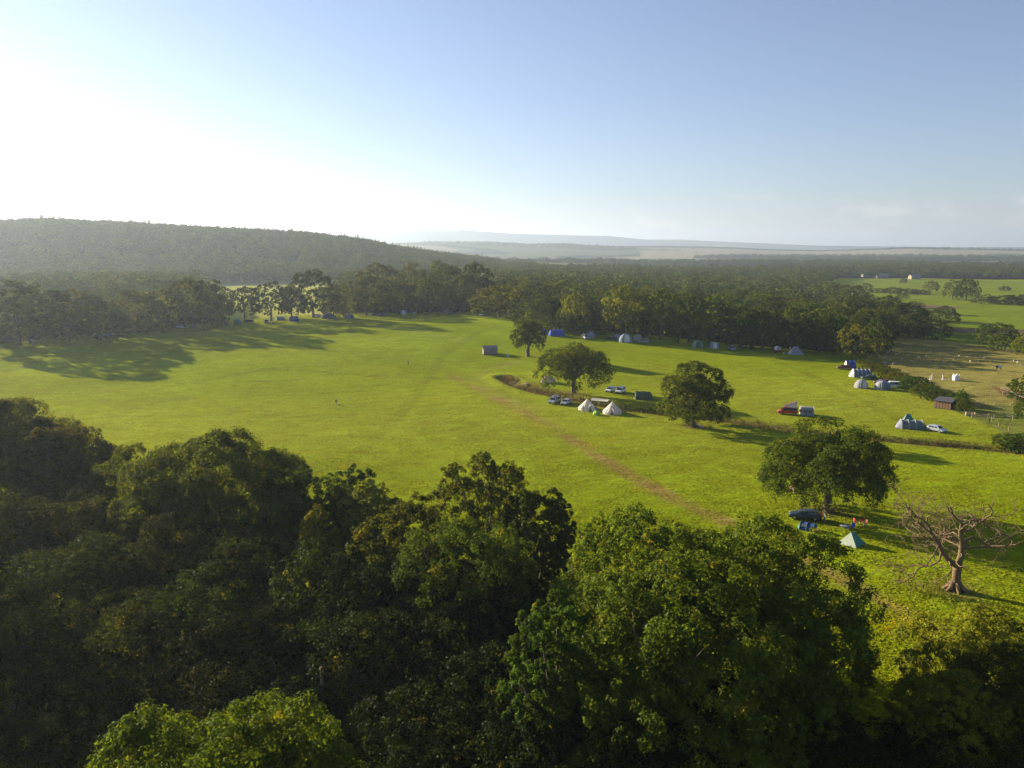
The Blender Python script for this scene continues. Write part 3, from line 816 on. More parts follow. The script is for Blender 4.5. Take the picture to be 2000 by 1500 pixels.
# the hedge beside the camping field, bush by bush
HED = [(1676, 706, 689, 20, (1.5, 1.5, .7)), (1690, 716, 704, 26, (1.1, 1.05, .7)), (1706, 724, 709, 28, (1.1, 1.0, .7)), (1722, 732, 713, 30, (1.1, 1.1, .75)), (1738, 740, 719, 32, (1.0, 1.05, .8)),
       (1755, 748, 729, 32, (1.2, 1.1, .8)), (1772, 756, 736, 34, (.9, 1.1, 1.1)), (1790, 764, 737, 40, (.8, 1.1, 1.1)), (1806, 772, 750, 36, (1.1, 1.1, .9)), (1822, 780, 757, 34, (.9, 1.1, 1.0)),
       (1838, 784, 762, 34, (.9, 1.0, .9)), (1856, 788, 766, 32, (1.0, 1.1, .9)), (1870, 792, 772, 26, (.9, 1.1, .9)), (1975, 872, 850, 50, (1.0, 1.0, .8)), (2010, 880, 850, 60, (.8, 1.1, .8))]
HL = ['bright yellow-green sapling at the top end of the camp hedge', 'hedge bush beside the bonnet of the blue tent', 'hedge bush behind the long white-blue tunnel tent', 'hedge bush above the dark green estate car',
      'hedge bush right of the dark green estate car', 'hedge bush above the white trailer', 'blue-green hedge bush right of the white trailer', 'largest blue-green hedge bush with silvery leaves',
      'hedge bush midway between largest bush and shed', 'hedge bush left of the brown shed', 'hedge bush behind the left end of the shed', 'hedge bush behind the middle of the shed', 'hedge bush behind the right end of the shed',
      'rank bush at the right end of the ditch', 'bush cut by the right edge at the end of the ditch']
for k, (fx, fy, ty, w, tn) in enumerate(HED): placed(fx, fy, ty - 2, w * 1.3, .0, (k * 3) % 7, tn, HL[k], 'hedge_bush', 'bush', 'hedge between camping field and paddock')
placed(993, 748, 731, 26, .0, 3, (1.7, 1.0, .8), 'rusty brown bramble clump at the near end of the ditch', 'bramble_bush', 'bush')

# ------------------------------------------------------------------ the wood: nearest trees one by one, the rest as one mass
def canopy_free(px, py_): return False
wp = [gpoly(w) for w in WOODS]
g = np.random.default_rng(12)
pts = []
ROWP = [ground(r_[0], r_[1])[:2] for r_ in ROW]
def scatter(d0, d1, sp, test):
    """jittered polar grid"""
    out = []
    d = d0
    while d < d1:
        s = sp(d)
        n = int(R(96) * d / s)
        a = (np.arange(n) + g.uniform(-.38, .38, n)) * s / d - R(48)
        dd = d + g.uniform(-.38, .38, n) * s
        X, Y = np.sin(a) * dd, np.cos(a) * dd
        m = test(X, Y)
        out.append(np.stack([X[m], Y[m]], 1))
        d += s
    return np.concatenate(out)
def in_wood(X, Y):
    m = np.zeros(X.shape, bool)
    for P in wp: m |= inpoly(X, Y, P)
    return m
W = scatter(250, 2600, lambda d: 16.5 if d < 700 else 16.5 + (d - 700) * .004, in_wood)
dist = np.hypot(W[:, 0], W[:, 1])
# keep clear of the individually placed rows
RP = np.array(ROWP)
near = np.array([np.min(np.hypot(RP[:, 0] - a, RP[:, 1] - b)) for a, b in W])
keep = near > 8
W = W[keep]; dist = dist[keep]
Wz = terrain(W[:, 0], W[:, 1])
wpx, wpy = project(W[:, 0], W[:, 1], Wz + 14)
order = np.argsort(dist)
vis = (wpx > -60) & (wpx < 2060)
sel = [i for i in order if vis[i]][:232]
selset = set(sel)
LM = [(30, 'the open-stemmed oak'), (130, 'the small pale tent'), (205, 'the grey-blue tunnel tent'), (300, 'the bushy trees'), (360, 'the silver car with open tailgate'), (440, 'the dark tree by the gap'),
      (640, 'the blue dome tent'), (710, 'the reddish hawthorn'), (790, 'the pale green dome tent'), (870, 'the lobed oak crown'), (942, 'the white car at the far corner'), (1035, 'the bright-topped oak'),
      (1090, 'the blue tunnel tent'), (1150, 'the small grey van'), (1222, 'the cream-green dome tent'), (1257, 'the grey car'), (1310, 'the tall sunlit oaks'), (1362, 'the lime green dome tent'), (1395, 'the pale blue dome tent'),
      (1430, 'the tiny camper'), (1480, 'the dark oaks'), (1519, 'the red and white trailer'), (1554, 'the white pyramid tent'), (1610, 'the brown picnic field end'), (1650, 'the red estate car'), (1690, 'the bright corner tree'), (1776, 'the paddock tree pair'), (1900, 'the valley clump'), (2000, 'the right edge')]
cells = {}
for i in sel:
    nm = min(LM, key=lambda q: abs(q[0] - wpx[i]))[1]
    cells.setdefault(nm, []).append(i)
ORD = ['first', 'second', 'third', 'fourth', 'fifth', 'sixth', 'seventh', 'eighth', 'ninth', 'tenth', 'eleventh', 'twelfth', 'thirteenth', 'fourteenth', 'fifteenth', 'sixteenth', 'seventeenth', 'eighteenth', 'nineteenth', 'twentieth']
ORD += ['twenty-' + o for o in ORD[:9]] + ['thirtieth'] + ['thirty-' + o for o in ORD[:9]] + ['fortieth']
for nm, L in cells.items():
    L.sort(key=lambda i: -wpy[i])
    for n_, i in enumerate(L):
        H = g.uniform(11.5, 17.5) * (1.0 if wpx[i] > 1000 else .9 if wpx[i] > 480 else .72)
        if dist[i] < 330: H *= .85
        mid_tree(W[i, 0], W[i, 1], Wz[i], g.uniform(8.8, 13), H, .22 if dist[i] > 420 else .05, MIDP[int(g.integers(0, 7))], g.uniform(0, 6.28), tintv((.95, 1.02, .8), .28),
                 'wood oak above %s, %s one up from the field' % (nm, ORD[min(n_, 39)]), 'trees in the wood behind the camping field')
rest = np.array([i for i in range(len(W)) if i not in selset])

def ng_scatter():
    """instances the far crowns on the vertices of a point mesh (attributes: size, turn, kind)"""
    ng = bpy.data.node_groups.new('scatter_crowns', 'GeometryNodeTree')
    ng.interface.new_socket('Geometry', in_out='INPUT', socket_type='NodeSocketGeometry')
    ng.interface.new_socket('Geometry', in_out='OUTPUT', socket_type='NodeSocketGeometry')
    gi = ng.nodes.new('NodeGroupInput'); go = ng.nodes.new('NodeGroupOutput'); jn = ng.nodes.new('GeometryNodeJoinGeometry')
    def attr(nm, ty):
        a = ng.nodes.new('GeometryNodeInputNamedAttribute'); a.data_type = ty; a.inputs['Name'].default_value = nm
        return [o for o in a.outputs if o.enabled and o.name == 'Attribute'][0]
    sz = attr('size', 'FLOAT_VECTOR'); rt = attr('turn', 'FLOAT_VECTOR'); kd = attr('kind_id', 'INT')
    for k, ob in enumerate(SRC):
        oi = ng.nodes.new('GeometryNodeObjectInfo'); oi.inputs['Object'].default_value = ob; oi.inputs['As Instance'].default_value = True
        ip = ng.nodes.new('GeometryNodeInstanceOnPoints')
        cp = ng.nodes.new('FunctionNodeCompare'); cp.data_type = 'INT'; cp.operation = 'EQUAL'
        ins = [i for i in cp.inputs if i.enabled]
        ng.links.new(kd, ins[0]); ins[1].default_value = k
        ng.links.new(gi.outputs[0], ip.inputs['Points']); ng.links.new(cp.outputs[0], ip.inputs['Selection'])
        ng.links.new(oi.outputs['Geometry'], ip.inputs['Instance']); ng.links.new(sz, ip.inputs['Scale'])
        er = ng.nodes.new('FunctionNodeEulerToRotation'); ng.links.new(rt, er.inputs[0]); ng.links.new(er.outputs[0], ip.inputs['Rotation'])
        ng.links.new(ip.outputs[0], jn.inputs[0])
    ng.links.new(jn.outputs[0], go.inputs[0])
    return ng
# one real tree of each far kind, standing in the wood, is the source of the instances
SRC = []
srcpos = [i for i in rest if 700 < dist[i] < 900 and 900 < wpx[i] < 1500][:6]
rest = np.array([i for i in rest if i not in set(srcpos)])
for k, me in enumerate(FARP + [CONIF]):
    i = srcpos[k]
    root = empty('conifer_tree' if k == 5 else 'woodland_tree', (W[i, 0], W[i, 1], Wz[i]), 0, '%s wood tree in the middle of the far canopy, %s from the left' % (('slender conifer' if k == 5 else 'round'), ORD[k]), 'tree', 'trees in the wood behind the camping field')
    c = link('crown', me, root); c.location = (0, 0, 8); c.scale = (7, 7, 7.5)
    SRC.append(c)
    t = link('trunk', TRUNK, root); t.scale = (7, 7, 7)
NG = ng_scatter()
def mass(name, P, Z, hs, label, conif=0.0, rs=(7.5, 12), tint=(1, 1, 1)):
    n = len(P)
    H = g.uniform(hs[0], hs[1], n); kd = g.integers(0, 5, n)
    cf = conif > g.random(n) if not hasattr(conif, '__len__') else conif
    kd = np.where(cf, 5, kd)
    Rr = g.uniform(rs[0], rs[1], n)
    me = bpy.data.meshes.new(name)
    me.vertices.add(n)
    co = np.stack([P[:, 0], P[:, 1], Z + np.where(kd == 5, H * .55, H * .64)], 1)
    me.vertices.foreach_set('co', co.astype(np.float32).ravel())
    for nm, ty, v in (('size', 'FLOAT_VECTOR', np.stack([np.where(kd == 5, Rr * .7, Rr), np.where(kd == 5, Rr * .7, Rr), np.where(kd == 5, H * .62, H * .46)], 1)), ('turn', 'FLOAT_VECTOR', np.stack([np.zeros(n), np.zeros(n), g.uniform(0, 6.28, n)], 1))):
        a = me.attributes.new(nm, ty, 'POINT'); a.data.foreach_set('vector', v.astype(np.float32).ravel())
    a = me.attributes.new('kind_id', 'INT', 'POINT'); a.data.foreach_set('value', kd.astype(np.int32))
    me.update()
    o = link(name, me); o.color = (*tint, 1)
    md = o.modifiers.new('scatter', 'NODES'); md.node_group = NG
    tag(o, label, 'woodland', kind='stuff')
    return o
# 1 the wood behind the camp
cfm = (dist[rest] > 1150) & (wpx[rest] > 1120) & (wpx[rest] < 1560) & (dist[rest] < 1700)
mass('woodland', W[rest], Wz[rest], (12, 17.5), 'dark oak wood stretching from the camping field to the valley', conif=cfm & (g.random(len(rest)) < .35))
# 2 the ridge on the left
def on_ridge(X, Y):
    d = np.hypot(X, Y); a = np.arctan2(X, Y)
    return (np.interp(a, *RIDGE) > -6) & (d > 900) & (d < 1900) & ~in_wood(X, Y)
Wr = scatter(900, 1900, lambda d: 12.5, on_ridge)
Zr = terrain(Wr[:, 0], Wr[:, 1])
mass('ridge_woodland', Wr, Zr, (11, 16), 'hazy wood covering the long ridge on the left horizon', conif=np.hypot(Wr[:, 0], Wr[:, 1]) * (g.random(len(Wr)) < .25) > 1000)
# 3 tree belts of the plain beyond
def belt(X, Y):
    d = np.hypot(X, Y); a = np.arctan2(X, Y)
    q = np.sin(X / 420 + 2.2 * np.sin(Y / 700)) + .8 * np.sin(Y / 260 + X / 900)
    return (q > .55) & ~in_wood(X, Y) & ~on_ridge(X, Y) & (d > 2200)
Wb = scatter(2200, 5200, lambda d: 17 + (d - 2200) * .008, belt)
mass('tree_belt', Wb, terrain(Wb[:, 0], Wb[:, 1]), (11, 19), 'hazy tree belts and copses on the plain below the far hills', rs=(9, 14))

# ------------------------------------------------------------------ haze
hz = MB().box(-17000, 17000, -17000, 17000, -60, 330)
hm_ = bpy.data.materials.new('haze'); hm_.use_nodes = True
t = hm_.node_tree; t.nodes.clear()
pv = N(t, 'ShaderNodeVolumePrincipled'); pv.inputs['Color'].default_value = (0.66, 0.80, 1.0, 1); pv.inputs['Density'].default_value = 0.00011; pv.inputs['Anisotropy'].default_value = 0.5
o_ = N(t, 'ShaderNodeOutputMaterial'); t.links.new(pv.outputs[0], o_.inputs['Volume'])
tag(hz.build('haze', hm_), 'pale morning haze over the whole country', 'haze', kind='stuff')

# ------------------------------------------------------------------ the dead oak
def dead_tree():
    rg = random.Random(21)
    X, Y, Z = ground(1865, 1152)
    d = math.hypot(X, Y)
    root = empty('dead_oak_tree', (X, Y, Z), 0, 'dead leafless oak with a thick pale trunk and twisted limbs on the right', 'dead tree')
    mb = MB(); tw = MB(); lv = []
    # flared trunk with root buttresses
    mb.tube([(0, 0, -.4), (0, 0, .1), (.02, 0, .8), (.05, .05, 2.2), (.1, .05, 3.4)], [.95, .75, .54, .49, .48], 12)
    for a in range(7):
        an = a * .9 + rg.uniform(-.2, .2)
        c, s_ = math.cos(an), math.sin(an)
        mb.tube([(.35 * c, .35 * s_, 1.0), (.65 * c, .65 * s_, .45), (1.1 * c, 1.1 * s_, .05), (1.5 * c, 1.5 * s_, -.25)], [.3, .28, .2, .08], 6)
    def limb(p, dirn, L, r, depth):
        """crooked limb that forks and bends upward"""
        L *= 1.35 if depth == 2 else 1.25
        n = max(3, int(L / (.6 if depth < 3 else .42)))
        pts, rad = [p.copy()], [r]
        q = p.copy(); v = dirn.normalized()
        for i in range(n):
            kink = .38 if depth < 2 else .62
            v = (v + Vector((rg.uniform(-kink, kink), rg.uniform(-kink, kink), rg.uniform(-kink * .85, kink * .85) + .0))).normalized()
            q = q + v * (L / n)
            if q.z < .8 + .5 * depth * 0: q.z += .3
            pts.append(q.copy()); rad.append(r * (1 - .58 * (i + 1) / n))
            if depth < 5 and i > 0 and rg.random() < (.52 if depth < 4 else .22):
                w = (v + Vector((rg.uniform(-1, 1), rg.uniform(-1, 1), rg.uniform(-.5, .9)))).normalized()
                limb(q.copy(), w, L * rg.uniform(.38, .62), rad[-1] * rg.uniform(.6, .8), depth + 1)
        mb.tube(pts, [max(x_, .020) for x_ in rad], 6 if depth < 3 else 4, cap=False)
        if depth >= 3 and rg.random() < .16:
            lv.append(pts[-1])
    S = [  # start height, direction, length, radius
        ((0, 0, 3.3), (-.62, .1, .72), 4.6, .44), ((.1, 0, 3.3), (.22, -.05, 1), 4.2, .42),
    ]
    tops = []
    mb.tube([(0, 0, 3.1), (-.9, .1, 3.7), (-1.8, .2, 4.9), (-2.5, .1, 6.3), (-3.4, -.1, 7.4)], [.42, .34, .28, .24, .19], 9, False)
    mb.tube([(.05, 0, 3.1), (.35, 0, 4.4), (.4, .1, 5.8), (.15, .2, 7.3), (.2, .2, 8.3)], [.40, .36, .31, .26, .2], 9, False)
    for p, v, L, r in [((-3.4, -.1, 7.4), (-.2, .2, 1), 3.4, .2), ((-3.4, -.1, 7.4), (-1, -.2, .5), 3.6, .17), ((-2.5, .1, 6.3), (-1, .5, .2), 4.2, .18), ((-1.8, .2, 4.9), (-1, -.4, .0), 4.6, .17), ((-2.2, .1, 5.6), (-.8, -.9, .1), 3.6, .14),
                       ((-1.0, .1, 3.8), (-.7, -.8, .25), 3.2, .13), ((.2, .2, 8.3), (-.4, .1, 1), 3.0, .2), ((.2, .2, 8.3), (.7, .2, .8), 3.6, .2), ((.15, .2, 7.3), (1, -.2, .25), 4.6, .2), ((.3, .1, 6.2), (1, .5, .15), 5.2, .2),
                       ((.35, .1, 5.2), (1, -.5, -.02), 5.0, .17), ((.2, .15, 6.8), (-.5, .9, .3), 3.6, .15), ((.3, 0, 4.8), (.5, -1, .0), 3.4, .13), ((.3, .1, 5.6), (-.4, 1, .2), 3.6, .13), ((.15, .2, 7.5), (-.6, -.8, .5), 3.0, .14),
                       ((-2.9, 0, 6.9), (.1, 1, .5), 3.2, .13), ((.3, 0, 5.5), (1, .1, .1), 6.0, .18)]:
        limb(Vector(p), Vector(v), L, r * .8, 2)
    t = mb.build('trunk', DEADBARK, root, True)
    root.scale = (1.08, 1.08, 1.02)
    P = np.array([tuple(p) for p in lv])
    g2 = np.random.default_rng(3)
    P = np.repeat(P, 16, 0) + g2.normal(0, .2, (len(P) * 16, 3))
    V, Fq = leaves(g2, P, g2.normal(0, 1, P.shape), .075)
    c = link('withered_leaves', np_mesh('withered_leaves', V, Fq), root, DRY)
    return root
dead_tree()

# ------------------------------------------------------------------ tents
def cloth(name, col, tr=.25, rough=.75): return mat('cloth_' + name, col, rough, var=.08, scale=1.5, transl=tr)
C_ = dict(cream=(.74, .69, .60), white=(.72, .71, .69), grey=(.30, .32, .34), bluegrey=(.20, .25, .33), blue=(.03, .08, .42), navy=(.02, .035, .12), royal=(.04, .10, .50), green=(.09, .17, .10), khaki=(.20, .22, .11),
          sage=(.28, .36, .26), lime=(.36, .62, .03), teal=(.05, .22, .20), palegreen=(.52, .60, .46), dark=(.03, .032, .035), pink=(.55, .40, .38), red=(.45, .02, .02), lilac=(.25, .26, .36), tan=(.42, .34, .24))
POLE = mat('pole_grey', (.35, .35, .36), .4, .6)

def surf_grid(fn, nu, nv, closed_u=False):
    V = [fn(i / nu, j / nv) for j in range(nv + 1) for i in range(nu + 1)]
    Fc = [(j*(nu+1)+i, j*(nu+1)+i+1, (j+1)*(nu+1)+i+1, (j+1)*(nu+1)+i) for j in range(nv) for i in range(nu)]
    return V, Fc

def dome_tent(loc, w, d, h, rz, col, door, label, group=None, trim=None, porch=True):
    """crossed-pole dome: flysheet with faceted panels, poles, door, guy ropes"""
    root = empty('dome_tent', loc, rz, label, 'tent', group)
    def fn(u, v):
        a = u * 2 * math.pi; r = math.cos(v * math.pi / 2) ** .85
        k = 1 - .07 * (1 - abs(math.cos(2 * a))) * 0 + .06 * abs(math.cos(2 * a - math.pi / 2) if False else math.cos(2 * (a - math.pi / 4)))
        return (w / 2 * r * k * math.cos(a), d / 2 * r * k * math.sin(a), h * math.sin(v * math.pi / 2) ** .9)
    V, Fc = surf_grid(fn, 24, 8)
    MB().add(V, Fc).build('flysheet', col, root, False)
    pm = MB()
    for a0 in (math.pi / 4, 3 * math.pi / 4):
        L = []
        for k in range(17):
            t_ = k / 16 * 2 - 1
            u = (a0 if t_ < 0 else a0 + math.pi) / (2 * math.pi)
            x, y, z = fn(u, 1 - abs(t_)); L.append((x * 1.015, y * 1.015, z * 1.012 + .01))
        p = MB().tube(L, .035, 5); p.build('tent_pole', trim or POLE, root)
    # door panel on -y side
    DV = []
    for j in range(7):
        v = j / 6 * .72
        for u in (.68, .75, .82):
            x, y, z = fn(u, v); DV.append((x * 1.02, y * 1.02 - .01, z + .01))
    MB().add(DV, [(j*3+i, j*3+i+1, j*3+i+4, j*3+i+3) for j in range(6) for i in range(2)]).build('door', door, root)
    gm = MB()
    for a in (.25, .75, 1.25, 1.75):
        c, s_ = math.cos(a * math.pi), math.sin(a * math.pi)
        gm.tube([(w * .36 * c, d * .36 * s_, h * .7), (w * .72 * c, d * .72 * s_, 0)], .008, 3)
    gm.build('guy_ropes', POLE, root)
    return root

def tunnel_tent(loc, L, w, h, rz, col, endcol, polecol, label, hoops=4, group=None, awn=True):
    """hoops along x with sagging cloth between, sloped ends, windows"""
    root = empty('tunnel_tent', loc, rz, label, 'tent', group)
    hp = [(-L / 2 + L * (.16 + .68 * k / (hoops - 1))) for k in range(hoops)]
    def prof(x):
        if x < hp[0]: t_ = (x + L / 2) / (hp[0] + L / 2); return .04 + .96 * t_ ** .62, .35 + .65 * t_
        if x > hp[-1]: t_ = (L / 2 - x) / (L / 2 - hp[-1]); return .04 + .96 * t_ ** .62, .35 + .65 * t_
        k = (x - hp[0]) / (hp[1] - hp[0]); fr_ = k - math.floor(k)
        return 1 - .05 * math.sin(fr_ * math.pi), 1 - .03 * math.sin(fr_ * math.pi)
    def fn(u, v):
        x = -L / 2 + u * L
        a, b = prof(x)
        th = math.pi * v
        return (x, -w / 2 * b * math.cos(th) * (1 - .0), h * a * math.sin(th) ** .8)
    V, Fc = surf_grid(fn, 40, 12)
    endf = [f for f in Fc if (V[f[0]][0] + V[f[1]][0]) / 2 < hp[0]]
    mid = [f for f in Fc if f not in set(endf)]
    MB().add(V, mid).build('flysheet', col, root, True)
    MB().add(V, endf).build('front_panel', endcol, root, True)
    for x in hp:
        pts = []
        for k in range(13):
            th = math.pi * k / 12
            pts.append((x, -w / 2 * 1.015 * math.cos(th), h * 1.012 * math.sin(th) ** .8 + .01))
        MB().tube(pts, .05, 5).build('hoop', polecol, root)
    for sgn in (-1, 1):
        x = (hp[0] + hp[1]) / 2
        V2 = []
        for k in range(5):
            th = math.pi * (.14 + .16 * k / 4)
            for dx in (-.42, .42): V2.append((x + dx, sgn * w / 2 * 1.0 * math.cos(th), h * .985 * math.sin(th) ** .8))
        V2 = [(a, b * 1.03, c) for a, b, c in V2]
        MB().add(V2, [(2*k, 2*k+1, 2*k+3, 2*k+2) for k in range(4)]).build('window', mat('tent_window', (.10, .12, .14), .2), root)
    return root

def bell_tent(loc, D, h, rz, label, group=None):
    root = empty('bell_tent', loc, rz, label, 'tent', group)
    col = cloth('cream', C_['cream'], .3)
    n = 16; wall = h * .2
    def fn(u, v):
        a = u * 2 * math.pi
        sag = 1 - .05 * abs(math.sin(a * n / 2))
        if v < .25: t_ = v / .25; return (D / 2 * math.cos(a) * (1 if sag > .97 else .985), D / 2 * math.sin(a), wall * t_)
        t_ = (v - .25) / .75
        r = D / 2 * (1 - t_) ** 1.06 * sag
        return (r * math.cos(a) + .0, r * math.sin(a), wall + (h - wall) * t_)
    V, Fc = surf_grid(fn, n * 2, 8)
    MB().add(V, Fc).build('canvas', col, root)
    # A-frame porch at -x -y side
    R2 = D / 2
    MB().add([(-.75, -R2 - .12, 0), (.75, -R2 - .12, 0), (0, -R2 * .80, h * .62), (-.75, -R2 + .25, 0), (.75, -R2 + .25, 0)], [(0, 1, 2), (0, 2, 3), (1, 4, 2)]).build('porch', cloth('cream', C_['cream'], .3), root)
    MB().add([(-.42, -R2 - .135, .02), (.42, -R2 - .135, .02), (.05, -R2 * .87, h * .46), (-.05, -R2 * .87, h * .46)], [(0, 1, 2, 3)]).build('doorway', mat('tent_inside', (.10, .085, .07), .9), root)
    MB().tube([(0, 0, h - .1), (0, 0, h + .18)], .05, 6).build('finial', POLE, root)
    gm = MB()
    for k in range(n):
        a = 2 * math.pi * k / n; c, s_ = math.cos(a), math.sin(a)
        gm.tube([(R2 * c, R2 * s_, wall), ((R2 + 1.3) * c, (R2 + 1.3) * s_, 0)], .012, 3)
    gm.build('guy_ropes', cloth('cream', C_['cream'], .3), root)
    MB().box(-R2 * .96, R2 * .96, -.02, .02, .0, .06).build('groundsheet_edge', POLE, root)
    return root

def ridge_tent(loc, L, w, h, rz, col, col2, label, name='ridge_tent', inner=True):
    """ridge from -x to +x with sloped hipped ends"""
    root = empty(name, loc, rz, label, 'tent')
    a, b, r = L / 2, w / 2, L * .12
    s_ = .12
    V = [(-a, -b, 0), (a, -b, 0), (a, b, 0), (-a, b, 0), (-r, 0, h), (r, 0, h), (-a * .55, -b * .50, h * .52 - s_ * .4), (a * .55, -b * .5, h * .52 - s_ * .4)]
    MB().add(V[:6], [(0, 4, 3), (2, 3, 4, 5)]).build('flysheet', col, root)
    MB().add(V[:6], [(0, 1, 5, 4), (1, 2, 5)]).build('shaded_panel', col2, root)  # shade on these sides is put into their cloth colour
    p = MB().tube([(-r, 0, 0), (-r, 0, h + .05)], .03, 5); p.tube([(r, 0, 0), (r, 0, h + .05)], .03, 5); p.build('tent_pole', POLE, root)
    MB().add([(-.3, -b * .98, .03), (.35, -b * .98, .03), (.05, -b * .35, h * .6)], [(0, 1, 2)]).build('doorway', mat('tent_inside', (.10, .085, .07), .9), root)
    return root

# ------------------------------------------------------------------ vehicles
GLASS = mat('car_glass', (.02, .025, .03), .08, var=.0, spec=.8)
TYRE = mat('tyre', (.02, .02, .02), .9)
RIM = mat('rim', (.45, .46, .48), .35, .7)
LAMP = mat('headlight', (.7, .72, .75), .15, spec=.8)
REAR = mat('tail_light', (.4, .01, .01), .3)
PLATE = mat('bumper_black', (.03, .03, .032), .6)
def paint(name, col, metal=.25): return mat('paint_' + name, col, .28, metal, var=.03, spec=.6)
WHITE_P = paint('white', (.75, .76, .78), 0); SILVER = paint('silver', (.46, .50, .55), .5); DARKBLUE = paint('dark_blue', (.03, .05, .10), .4); GREYP = paint('grey', (.22, .24, .27), .4)
REDP = paint('red', (.42, .02, .015), .1); MAROON = paint('maroon', (.13, .015, .015), .2); DGREEN = paint('dark_green', (.03, .06, .05), .3); BLACKP = paint('black', (.015, .015, .018), .3)
PROF = {
    'hatch': dict(L=4.1, W=1.76, H=1.5, low=[(-2.05, .35), (2.05, .35)], body=[(-2.05, .35), (-2.05, .8), (-1.98, .95), (-1.75, 1.05), (-1.2, 1.0), (-.9, .97), (1.15, .93), (1.85, .82), (2.03, .66), (2.05, .35)],
                  cab=[(-1.92, 1.0), (-1.55, 1.42), (-1.1, 1.49), (.15, 1.5), (.45, 1.44), (1.2, .94)]),
    'estate': dict(L=4.7, W=1.82, H=1.5, body=[(-2.3, .32), (-2.33, .85), (-2.25, 1.0), (1.1, .95), (2.0, .82), (2.3, .65), (2.32, .32)], cab=[(-2.22, .98), (-1.95, 1.42), (-1.4, 1.5), (.1, 1.5), (.4, 1.43), (1.25, .95)]),
    'mpv': dict(L=4.6, W=1.85, H=1.75, body=[(-2.25, .35), (-2.3, .9), (-2.22, 1.08), (1.35, 1.02), (2.05, .85), (2.27, .65), (2.3, .35)], cab=[(-2.2, 1.06), (-2.0, 1.62), (-1.6, 1.73), (.4, 1.74), (.7, 1.66), (1.6, 1.0)]),
    'van': dict(L=4.9, W=1.9, H=1.95, body=[(-2.4, .35), (-2.45, .95), (-2.42, 1.1), (1.5, 1.05), (2.15, .95), (2.4, .7), (2.42, .35)], cab=[(-2.42, 1.08), (-2.36, 1.85), (-2.2, 1.94), (.8, 1.94), (1.05, 1.85), (1.75, 1.03)]),
}
def prism(poly, w0, w1f):
    """side outline extruded across the car; w1f(z) gives half width at height z"""
    n = len(poly)
    V = [(x, -w1f(z), z) for x, z in poly] + [(x, w1f(z), z) for x, z in poly]
    Fc = [tuple(range(n)), tuple(reversed(range(n, 2 * n)))]
    for i in range(n):
        j = (i + 1) % n
        Fc.append((j, i, i + n, j + n))
    return V, Fc
